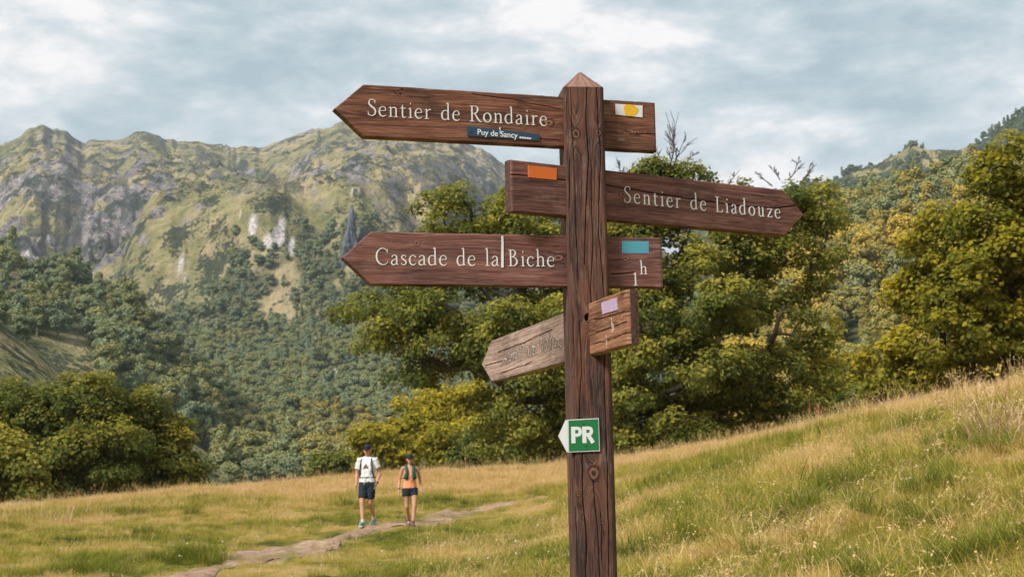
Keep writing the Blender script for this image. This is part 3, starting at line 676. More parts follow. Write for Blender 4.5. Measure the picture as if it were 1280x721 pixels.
build_tree('beech_tree', on_valley(790, D), [lobe(*a) for a in [(828, 222, 42, 20, D), (785, 240, 40, 30, D), (860, 255, 40, 22, D), (905, 240, 16, 10, D), (985, 235, 45, 28, D), (1000, 275, 42, 40, D), (950, 290, 50, 40, D), (850, 315, 85, 45, D), (960, 350, 75, 50, D), (880, 370, 100, 55, D, -1), (800, 340, 60, 60, D, 1),
    (985, 420, 55, 42, D), (900, 440, 100, 60, D, -1), (830, 470, 65, 50, D), (960, 480, 80, 42, D), (1000, 505, 45, 26, D, -1), (880, 510, 90, 40, D), (805, 520, 50, 36, D, 1), (930, 540, 50, 16, D), (770, 420, 50, 70, D, 2), (1018, 330, 22, 40, D), (775, 545, 40, 22, D, -1), (790, 480, 50, 50, D, -2), (800, 300, 45, 40, D), (740, 400, 45, 60, D), (860, 540, 60, 20, D, -2), (930, 310, 60, 40, D), (780, 560, 60, 18, D, -3), (800, 214, 20, 9, D), (850, 213, 22, 9, D), (825, 208, 16, 8, D)]],
    'tall beech tree just right of the signpost, bare twigs sticking up from its top', 'tree', M_leafA, rt_, n_cl=240, per=500, leaf=0.160, cl=.80, trunk_r=.38, tb=.17, twigs=tw)
D = 43
build_tree('maple_tree', on_valley(1262, D), [lobe(*a) for a in [(1285, 215, 60, 42, D), (1235, 235, 45, 40, D), (1205, 275, 42, 35, D), (1265, 285, 70, 50, D), (1180, 325, 48, 38, D), (1240, 350, 80, 50, D, -1), (1310, 320, 80, 70, D), (1150, 380, 42, 34, D), (1200, 410, 75, 46, D, -1), (1280, 430, 80, 60, D), (1135, 440, 42, 34, D),
    (1180, 462, 60, 30, D), (1240, 470, 70, 34, D, -1), (1350, 400, 80, 90, D, 1), (1105, 475, 24, 20, D), (1350, 240, 60, 60, D), (1400, 320, 60, 80, D)]],
    'big yellow-green maple tree at the right edge above the tan slope', 'tree', M_leafY, rt_, n_cl=170, per=500, leaf=0.168, cl=.72, trunk_r=.36, tb=.10)
D = 66
build_tree('field_maple', on_valley(85, D), [lobe(*a) for a in [(90, 492, 56, 28, D), (50, 505, 44, 30, D), (130, 505, 30, 30, D), (80, 545, 70, 42, D, -1), (30, 540, 50, 40, D), (125, 560, 50, 40, D, -1), (60, 590, 80, 26, D), (140, 590, 50, 26, D), (-20, 520, 40, 40, D)]],
    'dark leafy tree on the left behind the meadow edge, the taller of two', 'tree', M_leafD, rt_, n_cl=110, per=500, leaf=0.192, cl=.95, trunk_r=.35, tb=.12)
D = 68
build_tree('field_maple', on_valley(185, D), [lobe(*a) for a in [(180, 508, 28, 22, D), (170, 535, 40, 30, D), (215, 545, 28, 22, D), (200, 570, 46, 34, D), (150, 570, 40, 32, D), (228, 575, 20, 24, D), (190, 600, 55, 18, D)]],
    'smaller rounded leafy tree at left whose crown steps down to the right', 'tree', M_leafD, rt_, n_cl=75, per=480, leaf=.19, cl=.9, trunk_r=.26, tb=.20)
D = 60
build_tree('hazel_bush', on_valley(12, D), [lobe(*a) for a in [(15, 585, 40, 36, D), (-20, 575, 40, 40, D), (40, 605, 30, 16, D)]],
    'olive green bush in the bottom left corner of the tree group', 'bush', M_leafA, rt_, n_cl=36, per=300, leaf=.22, cl=.8, trunk_r=.12, tb=.12, fork=.1)
YB = [(478, 552, 34, 32, 118, .25, 'round yellow-green shrub behind the heads of the two hikers'), (520, 528, 36, 34, 122, .3, 'tall yellow shrub just left of the beech branches'), (565, 548, 40, 32, 112, .22, 'broad yellow bush behind the woman in orange, under the beech'),
      (548, 508, 30, 24, 128, .33, 'golden bush at the back of the yellow thicket under the beech'), (605, 560, 36, 28, 104, .05, 'dark green bush low down between the yellow thicket and the signpost'), (655, 566, 36, 22, 96, .16, 'olive bush just left of the signpost on the tan grass edge'), (425, 580, 26, 12, 120, .12, 'low olive bush left of the man in the white shirt'),
      (600, 505, 30, 26, 126, .3, 'yellow bush glimpsed beneath the hanging beech boughs')]
for x, y, rx, ry, d, tb, lab in YB:
    build_tree('thicket_bush', on_valley(x, d), [lobe(x, y, rx, ry, d), lobe(x-rx*.5, y+ry*.5, rx*.6, ry*.6, d), lobe(x+rx*.5, y+ry*.6, rx*.6, ry*.6, d), lobe(x, y+ry, rx*.8, ry*.6, d)], lab, 'bush', M_leafY if tb > .2 else M_leafA, rt_, n_cl=42, per=210, leaf=.36, cl=1.15, trunk_r=.14, tb=tb-.1, fork=.1, group='bushes of the thicket beyond the meadow')
VB = [(1060, 470, 34, 40, 92, .2, 'yellow-green bush in the gap between the beech and the big maple'), (1085, 505, 26, 26, 80, -.02, 'dark bush low in the gap left of the big maple'), (1040, 510, 26, 24, 86, .02, 'blue-green bush at the right foot of the beech'), (840, 545, 40, 22, 88, .14, 'pale olive bush seen under the right-hand beech'), (1130, 495, 30, 16, 62, .1, 'low bush on the tan crest left of the maple'), (720, 565, 30, 16, 84, .1, 'small bush hidden behind the post foot'), (900, 548, 36, 18, 80, 0., 'dark low bush under the beech boughs on the crest')]
for x, y, rx, ry, d, tb, lab in VB:
    build_tree('hillside_bush', on_valley(x, d), [lobe(x, y, rx, ry, d), lobe(x-rx*.4, y+ry*.6, rx*.7, ry*.6, d), lobe(x+rx*.4, y+ry*.7, rx*.7, ry*.6, d)], lab, 'bush', M_leafY if tb > .19 else M_leafA, rt_, n_cl=30, per=210, leaf=.28, cl=.95, trunk_r=.12, tb=tb-.05, fork=.1, group='bushes between the big trees')

# ------------------------------------------------------------------ the signpost
def wood_mat(name, base, streak, dark, pale, rough=.72, fine=1.):
    m, nt, b = mat(name, rough=rough, spec=.22)
    g = attr(nt, 'grain').outputs['Vector']; kn = attr(nt, 'knot').outputs['Fac']; kr = attr(nt, 'ring').outputs['Fac']; ck = attr(nt, 'crack').outputs['Fac']; rl = attr(nt, 'relief').outputs['Fac']
    a = noise(nt, mapping(nt, g, (1.6, 46, 3)), 1, 5, .62, .3)
    f = noise(nt, mapping(nt, g, (5, 330, 9), (3, 1, 0)), 1, 4, .65)
    bl = noise(nt, mapping(nt, g, (4.5, 13, 3), (7, 2, 0)), 1, 4, .6, .5)
    ff = noise(nt, mapping(nt, g, (16, 800, 9)), 1, 2, .5)
    c = ramp(nt, a, [(.30, dark), (.46, base), (.60, streak), (.74, tuple(x*.75 for x in base))])
    c = mix(nt, mrange(nt, bl, .48, .62, 0, .85), c, dark)
    pa_ = noise(nt, mapping(nt, g, (7, 40, 3), (1, 5, 0)), 1, 4, .7, .8); c = mix(nt, mrange(nt, pa_, .58, .72, 0, .55), c, pale)
    c = mix(nt, mrange(nt, f, .50, .62, 0, .75*fine), c, tuple(x*.26 for x in base))
    c = mix(nt, mrange(nt, ff, .54, .68, 0, .6*fine), c, pale)
    c = mix(nt, mrange(nt, rl, .55, .9, 0, .45), c, streak)
    ring = N(nt, 'ShaderNodeMath', operation='SINE'); L(nt, math_(nt, 'MULTIPLY_ADD', kr, 9., math_(nt, 'MULTIPLY', noise(nt, mapping(nt, g, (70, 70, 3)), 1, 3, .6), 6.)), ring.inputs[0])
    kc = mix(nt, mrange(nt, ring.outputs[0], -.3, .6), tuple(x*.35 for x in base), mix(nt, .22, tuple(min(1, x*1.1) for x in streak), pale))
    c = mix(nt, math_(nt, 'MULTIPLY', kn, .85), c, kc)
    c = mix(nt, math_(nt, 'MULTIPLY', ck, .93), c, (.010, .007, .006))
    L(nt, c, b.inputs['Base Color'])
    h = math_(nt, 'ADD', math_(nt, 'MULTIPLY', f, .8), math_(nt, 'ADD', math_(nt, 'MULTIPLY', ff, .35), math_(nt, 'MULTIPLY', a, .5)))
    bump(nt, h, .8, .0016, b)
    L(nt, mrange(nt, f, .3, .7, rough-.12, min(1, rough+.2)), b.inputs['Roughness'])
    return m
W_post = wood_mat('post_wood', (.080, .039, .031), (.19, .078, .048), (.034, .022, .022), (.30, .20, .155))
W_board = wood_mat('board_wood', (.165, .064, .043), (.29, .115, .068), (.072, .031, .024), (.42, .26, .18))
W_board2 = wood_mat('board_wood_plum', (.19, .076, .062), (.285, .124, .098), (.100, .045, .041), (.40, .27, .22))
W_grey = wood_mat('weathered_wood', (.35, .225, .175), (.48, .33, .27), (.20, .13, .105), (.62, .51, .45), .85)
W_near = wood_mat('board_wood_red', (.22, .095, .052), (.38, .18, .10), (.10, .040, .026), (.50, .30, .19))  # redder, less weathered wood on the near part of the lowest board
W_end, nt, b = mat('end_grain', rough=.9, spec=.1); geo = N(nt, 'ShaderNodeNewGeometry')
en = noise(nt, geo.outputs['Position'], 90, 5, .7); L(nt, ramp(nt, en, [(.3, (.050, .028, .024)), (.6, (.115, .065, .055)), (.8, (.2, .13, .11))]), b.inputs['Base Color']); bump(nt, en, .8, .003, b)
def paint(name, col, rough=.6, wear=.0, under=(.15, .07, .05), sc=160):
    m, nt, b = mat(name, col, rough, .3); geo = N(nt, 'ShaderNodeNewGeometry')
    n_ = noise(nt, geo.outputs['Position'], sc, 5, .65)
    L(nt, mix(nt, mrange(nt, n_, .66-wear, .72-wear*.8), mix(nt, n_, tuple(x*.88 for x in col), tuple(min(1, x*1.08) for x in col)), under), b.inputs['Base Color']); return m
M_white = paint('white_paint', (.86, .85, .85), .6, .0, (.45, .36, .31))
M_wornwhite = paint('worn_white_paint', (.66, .58, .52), .8, .14, (.35, .22, .17))
M_green = paint('green_enamel', (.022, .185, .065), .35, -.02, (.40, .50, .42), 120)
M_plw = paint('white_enamel', (.78, .78, .80), .35, -.02, (.5, .45, .42))
M_orange = paint('orange_paint', (.88, .20, .035), .55, .02, (.80, .45, .3)); M_blue = paint('blue_paint', (.10, .36, .47), .5, .01, (.08, .26, .34))
M_yellow = paint('yellow_paint', (.88, .50, .03), .55, 0, (.85, .6, .2)); M_lav = paint('lavender_paint', (.46, .34, .50), .6, .06, (.7, .62, .72), 90); M_navy = paint('navy_plaque', (.030, .078, .135), .4, 0, (.06, .1, .14))
M_rust, *_ = mat('rusty_screw', (.10, .045, .03), .7, .4)
M_groove, *_ = mat('routed_groove', (.12, .065, .045), .95, .1)

def grain_fields(s, t, knots, cracks, seed):
    """grain coordinate bent round the knots, knot weight, ring phase, crack depth for surface points (s along, t across)"""
    g = t+.006*(fbm(s*2.2, t*6, 2, seed)-.5)+.010*np.sin(s*2.3+seed)
    kn = np.zeros_like(s); kr = np.zeros_like(s)
    for ks, kt, R_, Lg in knots:
        ds = s-ks; dt = t-kt
        w_ = np.exp(-(dt/(4.2*R_))**2-(ds/(Lg*2.5))**2)
        g2 = kt+np.sign(dt+1e-9)*np.sqrt(dt**2+(1.6*R_)**2*np.exp(-(ds/Lg)**2)); g = g*(1-w_)+(g2+.006*(fbm(s*2.2, t*6, 2, seed)-.5))*w_
        q = np.sqrt((ds/(R_*1.35))**2+(dt/R_)**2)*(1+.7*(fbm(s*45, t*60, 3, seed+5)-.5)); k = 1-sst(.75, 1.25, q)
        kr = np.where(k > kn, q, kr); kn = np.maximum(kn, k)
    ck = np.zeros_like(s)
    for pts, wd in cracks:
        pts = np.asarray(pts, float); d = np.full(s.shape, 9.); f = np.zeros_like(s)
        ws = s+0; wt = t+.0030*(fbm(s*11, t*3, 4, seed+31)-.5)*2
        for (x0, y0), (x1, y1) in zip(pts[:-1], pts[1:]):
            u_ = np.clip(((ws-x0)*(x1-x0)+(wt-y0)*(y1-y0))/((x1-x0)**2+(y1-y0)**2+1e-12), 0, 1); d = np.minimum(d, np.hypot(ws-x0-u_*(x1-x0), wt-y0-u_*(y1-y0)))
        ck = np.maximum(ck, 1-sst(wd*.45, wd*1.15, d))
    rel = fbm(s*3.5, g*170, 4, seed+50)
    return g, kn, kr, ck, rel
class Board:
    H = .14; T = .034
    def __init__(s, zc, yaw, tilt, s_tip, s_sh, s_end, off):
        s.d = np.array([cos(yaw), sin(yaw), 0])*cos(tilt)+np.array([0, 0, sin(tilt)]); s.u = np.array([0, 0, cos(tilt)])-np.array([cos(yaw), sin(yaw), 0])*sin(tilt)
        s.n = np.array([sin(yaw), -cos(yaw), 0]); s.C = np.array([PX0, PY0, zc+CZ])+s.n*off; s.tip, s.sh, s.end = s_tip, s_sh, s_end
    def pt(s, a, t, n=0.): a, t, n = np.broadcast_arrays(np.asarray(a, float), t, n); return s.C+a[..., None]*s.d+t[..., None]*s.u+n[..., None]*s.n
    def px(s, x, y):
        r = pixdir([x], [y])[0]; o = np.array([0, 0, CZ]); k = ((s.C-o)@s.n)/(r@s.n); p = o+r*k-s.C; return np.array([p@s.d, p@s.u])
    def hh(s, a):
        lo, hi = sorted((s.tip, s.end)); return np.where(np.abs(a-s.tip) < abs(s.sh-s.tip), s.H/2*np.clip(np.abs(a-s.tip)/abs(s.sh-s.tip), .012, 1), s.H/2)
    def mesh(s, mats, knots=(), cracks=(), seed=1, rnd=.004, rndend=.004, relief=.0011):
        A = np.linspace(s.tip, s.end, int(abs(s.end-s.tip)/.004)); q = np.linspace(-1, 1, 120)
        a = np.repeat(A[:, None], 120, 1); h = s.hh(a); t = q[None]*h
        nick = .0016*(fbm(a*40, np.sign(q)[None]*7+a*0, 3, seed+9)-.5)*sst(.8, 1, abs(q))[None]; t = t+nick
        e = np.minimum((1-abs(q))[None]*h, np.abs(a-s.end)+0*t); e2 = np.abs(a-s.tip)*.6; e = np.minimum(e, e2); b_ = np.where(np.abs(a-s.end) < rndend*1.2, rndend, rnd)
        edge = b_*(1-np.sqrt(np.clip(1-(1-np.clip(e/b_, 0, 1))**2, 0, 1)))
        g, kn, kr, ck, rel = grain_fields(a, t, knots, cracks, seed)
        nf = -edge+relief*(rel-.6)-.004*ck*(e > .002)+.0006*kn
        F_ = s.pt(a, t, nf); Bk = s.pt(a, t, -s.T+edge-relief*(rel-.6))
        nA, nT = a.shape; V = np.concatenate([F_.reshape(-1, 3), Bk.reshape(-1, 3)]); fr = grid_faces(nA, nT); K = nA*nT
        flip = s.end > s.tip
        f1 = fr if flip else fr[:, ::-1]; f1 = f1[:, ::-1]; f2 = fr[:, ::-1] if flip else fr; f2 = f2[:, ::-1]
        i = np.arange(nA-1); j = np.arange(nT-1)
        def rim(v0, v1): return np.stack([v0, v1, v1+K, v0+K], -1)
        rims = [rim(i*nT, (i+1)*nT), rim((i+1)*nT+nT-1, i*nT+nT-1), rim((nA-1)*nT+j, (nA-1)*nT+j+1), rim(j+1, j)]
        fa = [f1, f2+K]+rims; fm = np.concatenate([np.full(len(f), m_) for f, m_ in zip(fa, (0, 0, 0, 0, 1, 0))])
        at = {'grain': np.concatenate([np.stack([a, g, a*0+seed], -1).reshape(-1, 3)]*2), 'knot': np.tile(kn.ravel(), 2), 'ring': np.tile(kr.ravel(), 2), 'crack': np.tile(ck.ravel(), 2), 'relief': np.tile(rel.ravel(), 2)}
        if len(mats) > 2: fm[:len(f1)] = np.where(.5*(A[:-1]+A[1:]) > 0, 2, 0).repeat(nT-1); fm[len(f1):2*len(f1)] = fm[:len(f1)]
        me = mesh_np('direction_board', V-ROOT, [np.concatenate(fa)], mats, True, fm, at)
        sm = np.ones(len(me.polygons), bool); sm[2*len(f1):] = False; me.polygons.foreach_set('use_smooth', sm); return me
    def plate(s, name, pts, m, lift=.0012, th=.0008, parent=None, wob=.0006, seed=0):
        """thin piece on the face: polygon of photo pixels"""
        P2 = np.array([s.px(*p) for p in pts]); Q = []
        for k in range(len(P2)):
            a, b_ = P2[k], P2[(k+1) % len(P2)]; 
            for t in np.linspace(0, 1, 9, endpoint=False): Q.append(a+(b_-a)*t+(RNG.normal(size=2)*wob*.4 if t > 0 else 0))
        return s.poly(name, np.array(Q), m, lift, th, parent)
    def poly(s, name, Q, m, lift=.0012, th=.0008, parent=None):
        n = len(Q); c = Q.mean(0); top = s.pt(Q[:, 0], Q[:, 1], lift+th); bot = s.pt(Q[:, 0], Q[:, 1], lift-.003); cc = s.pt(c[0], c[1], lift+th)
        V = np.concatenate([[cc], top, bot]); i = np.arange(n); j = (i+1) % n
        area = 0.5*np.sum(Q[:, 0]*np.roll(Q[:, 1], -1)-np.roll(Q[:, 0], -1)*Q[:, 1]); ft = np.stack([0*i, 1+i, 1+j], -1); fq = np.stack([1+i, 1+n+i, 1+n+j, 1+j], -1)
        if area < 0: ft = ft[:, ::-1]; fq = fq[:, ::-1]
        return obj(name, mesh_np(name, V-ROOT, [ft, fq], [m]), parent)
PX0, PY0 = .2007, 3.85
gz0 = float(near_z(PX0, PY0)); ROOT = np.array([PX0, PY0, gz0])
# ---- serif lettering: each glyph is a set of pen strokes (points, widths); capitals are 1 high, x-height .60
TK, TN, SF = .092, .045, .042
G = {}
def arc(cx, cy, rx, ry, a0, a1, n=9): return [(cx+rx*cos(radians(a)), cy+ry*sin(radians(a))) for a in np.linspace(a0, a1, n)]
def prof(n, a=TN, b=TK): return [a+(b-a)*sin(pi*i/(n-1)) for i in range(n)]
def ser(x, y, w_=.2, th=SF): return ([(x-w_/2, y), (x+w_/2, y)], [th, th])
def flag(x, y): return ([(x-.10, y-.065), (x+.005, y+.01)], [.03, .07])
def stem(x, y0, y1, th=TK*.9): return ([(x, y0), (x, y1)], [th, th*.95])
G['S'] = (.50, [([(.40, .76), (.395, .96)], [.025, .035]), ([(.40, .84), (.35, .95), (.25, .99), (.13, .95), (.075, .83), (.10, .68), (.22, .56), (.35, .44), (.42, .30), (.39, .13), (.28, .02), (.16, .01), (.07, .07), (.03, .20)], [.03, .045, .045, .055, .08, .10, .11, .11, .10, .08, .06, .045, .04, .03]), ([(.03, .25), (.035, .02)], [.03, .025])])
G['e'] = (.44, [([(.05, .335), (.38, .365)], [TN*.8, TN*.8]), ([(.375, .36), (.36, .49), (.30, .58), (.21, .60), (.11, .54), (.05, .41), (.035, .28), (.06, .14), (.13, .04), (.22, .01), (.32, .03), (.40, .12)], [.05, .05, .045, .045, .06, .08, .095, .095, .085, .07, .05, .025])])
G['n'] = (.54, [stem(.12, .02, .56), flag(.12, .60), ser(.12, .02), ([(.12, .46), (.20, .55), (.29, .59), (.37, .55), (.41, .44), (.41, .02)], [.035, .045, .065, .08, .085, .08]), ser(.41, .02)])
G['t'] = (.34, [([(.14, .78), (.13, .60), (.13, .14), (.17, .03), (.24, .01), (.31, .06)], [.015, .075, .085, .08, .055, .02]), ([(.03, .575), (.30, .575)], [TN, TN]), ([(.03, .575), (.14, .70)], [.03, .03])])
G['i'] = (.27, [stem(.13, .02, .56), flag(.13, .60), ser(.13, .02), ([(.115, .87), (.155, .87)], [.095, .095])])
G['r'] = (.40, [stem(.12, .02, .56), flag(.12, .60), ser(.12, .02), ([(.12, .42), (.19, .53), (.27, .59), (.35, .56)], [.03, .045, .06, .085])])
G['d'] = (.53, [([(.38, .48), (.31, .57), (.21, .59), (.11, .53), (.05, .40), (.04, .26), (.07, .12), (.14, .03), (.22, .015), (.31, .06), (.38, .15)], [.03, .045, .05, .065, .085, .095, .09, .075, .055, .045, .03]), stem(.385, .04, 1.02), flag(.385, 1.06), ([(.36, .03), (.47, .055)], [.05, .03])])
G['R'] = (.66, [stem(.13, .02, .97, .095), ser(.13, .02, .24), ([(.02, .97), (.14, .97), (.30, .975), (.40, .93), (.45, .83), (.445, .70), (.39, .58), (.29, .52), (.13, .51)], [SF, SF, .045, .06, .09, .095, .075, .05, .04]), ([(.27, .52), (.38, .33), (.50, .12), (.58, .03), (.68, .01)], [.07, .09, .095, .07, .03])])
G['o'] = (.50, [(arc(.24, .30, .195, .285, 90, 450, 17), [TN+(TK-TN+.01)*abs(cos(radians(a-12)))**1.3 for a in np.linspace(90, 450, 17)])])
G['a'] = (.44, [([(.07, .47), (.11, .56), (.20, .595), (.28, .555), (.315, .46), (.315, .12), (.34, .04), (.41, .03)], [.075, .05, .045, .065, .085, .085, .065, .02]), ([(.31, .37), (.19, .32), (.08, .24), (.045, .14), (.08, .04), (.17, .01), (.25, .05), (.31, .13)], [.035, .05, .065, .085, .08, .06, .045, .03])])
G['L'] = (.55, [stem(.14, .02, .98, .095), ser(.14, .975, .26), ([(.03, .02), (.14, .02), (.34, .02), (.46, .03), (.51, .19)], [SF, SF, .045, .055, .025])])
G['u'] = (.55, [([(.13, .57), (.13, .17), (.165, .06), (.24, .015), (.33, .05), (.405, .14)], [.08, .085, .08, .065, .045, .03]), flag(.13, .60), stem(.405, .03, .57), flag(.405, .60), ([(.39, .025), (.50, .045)], [.05, .03])])
G['z'] = (.44, [([(.06, .50), (.08, .57), (.37, .57)], [.03, .05, .045]), ([(.355, .565), (.07, .03)], [.085, .085]), ([(.06, .025), (.34, .025), (.39, .13)], [.045, .05, .03])])
G['C'] = (.72, [([(.62, .70), (.635, .96)], [.025, .035]), ([(.62, .80), (.54, .92), (.42, .985), (.28, .965), (.15, .85), (.07, .67), (.055, .47), (.09, .28), (.19, .11), (.33, .02), (.47, .02), (.58, .09), (.65, .22)], [.03, .045, .045, .055, .08, .10, .105, .105, .09, .06, .045, .04, .025])])
G['c'] = (.42, [([(.355, .47), (.30, .56), (.21, .59), (.11, .53), (.05, .40), (.04, .27), (.07, .13), (.14, .04), (.23, .015), (.32, .05), (.38, .14)], [.085, .055, .045, .06, .085, .095, .09, .08, .06, .045, .02])])
G['s'] = (.37, [([(.28, .45), (.27, .58)], [.025, .03]), ([(.28, .50), (.22, .58), (.14, .585), (.075, .52), (.08, .42), (.17, .33), (.26, .24), (.295, .14), (.24, .04), (.15, .01), (.07, .05), (.04, .14)], [.025, .04, .05, .07, .085, .09, .09, .08, .06, .045, .04, .025])])
G['l'] = (.27, [stem(.13, .02, 1.02), flag(.13, 1.06), ser(.13, .02)])
G['B'] = (.60, [stem(.13, .02, .97, .095), ([(.02, .975), (.14, .975), (.28, .97), (.37, .91), (.395, .79), (.35, .66), (.25, .57), (.13, .54)], [SF, SF, .045, .065, .09, .08, .05, .04]), ([(.13, .54), (.28, .55), (.40, .48), (.465, .34), (.46, .19), (.37, .06), (.24, .02), (.02, .02)], [.04, .05, .07, .095, .10, .07, .045, SF])])
G['h'] = (.55, [stem(.12, .02, 1.02), flag(.12, 1.06), ser(.12, .02), ([(.12, .46), (.20, .55), (.29, .59), (.37, .55), (.41, .44), (.41, .02)], [.035, .045, .065, .08, .085, .08]), ser(.41, .02)])
G['1'] = (.40, [stem(.2, .02, .95, .10), ser(.2, .02, .28), ([(.07, .80), (.20, .95)], [.035, .08])])
G[' '] = (.34, [])
GS = {'P': (.74, [([(.13, 0), (.13, 1)], [.25, .25]), ([(.20, .90), (.38, .90), (.52, .85), (.56, .70), (.52, .55), (.38, .49), (.20, .49)], [.2, .2, .2, .21, .2, .2, .2])]),
      'R': (.80, [([(.13, 0), (.13, 1)], [.25, .25]), ([(.20, .90), (.38, .90), (.53, .86), (.57, .71), (.52, .57), (.38, .51), (.20, .51)], [.2, .2, .2, .21, .2, .2, .2]), ([(.36, .50), (.66, 0)], [.23, .24])])}
def stroke_quads(pts, wd, sm=True):
    P_ = np.asarray(pts, float); W_ = np.asarray(wd, float)
    if len(P_) > 3:
        Q = catmull(np.column_stack([P_, W_]), 4); P_, W_ = Q[:, :2], Q[:, 2]
    T_ = np.gradient(P_, axis=0); T_ /= np.linalg.norm(T_, axis=1, keepdims=True)+1e-9; Nn = np.stack([-T_[:, 1], T_[:, 0]], -1)
    return P_+Nn*W_[:, None]/2, P_-Nn*W_[:, None]/2
def lettering(name, board, text, p0, p1, cap_px, parent, m, glyphs=G, lift=.0009, th=.0002, bold=1., jitter=.0, skip=0):
    bold = bold*(1. if glyphs is GS else .86)
    """text from photo pixel p0 to p1 along the baseline; cap_px = pixel pair (top, bottom) of a capital's height"""
    a0 = board.px(*p0); a1 = board.px(*p1); Lw = np.linalg.norm(a1-a0); ex = (a1-a0)/Lw; ey = np.array([-ex[1], ex[0]])
    if (ey@[0, 1]) < 0: ey = -ey
    ch = abs(board.px(*cap_px[0])-board.px(*cap_px[1]))[1]; GW_ = 1.0 if glyphs is GS else 1.13; adv = sum(glyphs[c][0] for c in text)*GW_; trk = (Lw/ch-adv+.05)/max(1, len(text)-1)
    mb = MB(); x = 0
    for c in text:
        w_, st = glyphs[c]
        for k, (pts, wd) in enumerate(st):
            pts = np.array(pts, float)*[GW_, 1]+RNG.normal(size=2)*jitter; l, r = stroke_quads(pts, np.array(wd)*bold)
            nq = len(l); V2 = np.empty((2*nq, 2)); V2[0::2] = l; V2[1::2] = r; V2 = a0+((V2[:, :1]+x)*ex+V2[:, 1:]*ey)*ch
            li = lift+k*.00009; top = board.pt(V2[:, 0], V2[:, 1], li+th); bot = board.pt(V2[:, 0], V2[:, 1], li-.002)
            i = np.arange(nq-1)*2; K = 2*nq; Fq = [np.stack([i, i+2, i+3, i+1], -1), np.stack([i, i+K, i+2+K, i+2], -1), np.stack([i+1, i+3, i+3+K, i+1+K], -1)]
            Fq.append(np.array([[0, 1, 1+K, K], [K-2, 2*K-2, 2*K-1, K-1]]))
            mb.add(np.concatenate([top, bot])-ROOT, np.concatenate(Fq)[:, ::-1])
        x += w_*GW_+trk
    return obj(name, mb.mesh(name, [m]), parent)

sp = thing('signpost', tuple(ROOT), 'brown wooden trail signpost with four carved direction boards and a green marker plate', 'signpost')
# post: a square timber with slightly broken edges, four-sided point on top
PW_ = .0555; PYAW = radians(6.5); pr = np.array([cos(PYAW), sin(PYAW), 0]); pf = np.array([sin(PYAW), -cos(PYAW), 0])      # pr across the front, pf out of the front
ztop = float(P_at(725, 96.5, 3.79)[2]); zapex = float(P_at(724, 78.5, 3.85)[2])
class PostFace:      # the front face as a drawing surface, same calls as a board
    C = np.array([PX0, PY0, 0])+pf*PW_; d = pr; u = np.array([0, 0, 1.]); n = pf
    pt = Board.pt; px = Board.px; plate = Board.plate; poly = Board.poly
PFc = PostFace()
def fx(x, y): a = PFc.px(x, y); return (float(a[1]), float(a[0]))        # (height, across)
pk = [(*fx(720, 167), .0125, .05), (*fx(748, 166), .009, .04), (*fx(742, 592), .0165, .06), (*fx(723, 617), .0065, .025), (*fx(728, 640), .006, .02), (*fx(735, 397), .010, .03), (*fx(716, 470), .005, .03), (*fx(753, 655), .006, .03)]
pc = [([fx(735, 96), fx(733, 140), fx(735, 200), fx(733, 250), fx(730, 330)], .0016), ([fx(746, 100), fx(750, 190), fx(748, 290), fx(755, 370)], .0013), ([fx(714, 110), fx(716, 190), fx(720, 280), fx(722, 350)], .0010), ([fx(738, 200), fx(741, 300), fx(738, 360), fx(742, 430)], .0013),
      ([fx(725, 400), fx(727, 470), fx(724, 530)], .0012), ([fx(755, 430), fx(757, 520), fx(760, 600), fx(761, 721)], .0015), ([fx(728, 566), fx(729, 620), fx(733, 680), fx(732, 740)], .0018), ([fx(742, 600), fx(745, 640), fx(750, 721)], .0014), ([fx(718, 566), fx(720, 650), fx(722, 721)], .0012), ([fx(711, 200), fx(712, 260)], .001), ([fx(736, 500), fx(738, 521)], .001), ([fx(751, 640), fx(752, 700)], .0011)]
side_n = (96, 26, 12, 40); prof2 = []
ch_ = .0045
cor = [(-PW_, PW_), (PW_, PW_), (PW_, -PW_), (-PW_, -PW_)]          # across, outwards: front-left, front-right, back-right, back-left
for k in range(4):
    a = np.array(cor[k], float); b_ = np.array(cor[(k+1) % 4], float); dd = (b_-a)/np.linalg.norm(b_-a); c0 = ch_ if k != 0 else .004; c1 = ch_ if k != 0 else .0085
    for t in np.linspace(0, 1, side_n[k]): prof2.append(a+dd*(c0*0+ch_)+(b_-a-dd*(ch_+c1))*t)
prof2 = np.array(prof2); per = len(prof2)
zs = np.concatenate([np.linspace(gz0-.3, gz0+.9, 40, endpoint=False), np.linspace(gz0+.9, ztop, 380)])
Z2 = np.repeat(zs[:, None], per, 1); Apx = np.repeat(prof2[None, :, 0], len(zs), 0); Bpx = np.repeat(prof2[None, :, 1], len(zs), 0)
fid = np.repeat(np.arange(4), side_n)[None]+0*Z2.astype(int); tcoord = np.where(fid == 0, Apx, np.where(fid == 1, .2-Bpx, np.where(fid == 2, .4-Apx, -.2+Bpx)))
lk = [(fx(702, 395)[0], -.2+.0, .006, .03), (fx(703, 595)[0], -.2+.02, .006, .03), (gz0+1.2, .2, .008, .04)]
sc_cr = [([(gz0+.5, -.21), (gz0+1.3, -.2), (ztop-.1, -.205)], .0014), ([(gz0+.4, .2), (gz0+1.5, .21)], .0016), ([(ztop-.6, .19), (ztop, .185)], .0014)]
g, kn, kr, ck, rel = grain_fields(Z2, tcoord, pk+lk, pc+sc_cr, 4)
hole = fx(734.4, 396.8); hd = 1-sst(.0065, .0088, np.hypot(Z2-hole[0], (tcoord-hole[1])*1.0)); hd = hd*(fid == 0)
disp = .0013*(rel-.6)-.0045*ck-.03*hd+.0008*kn; ck = np.maximum(ck, hd)
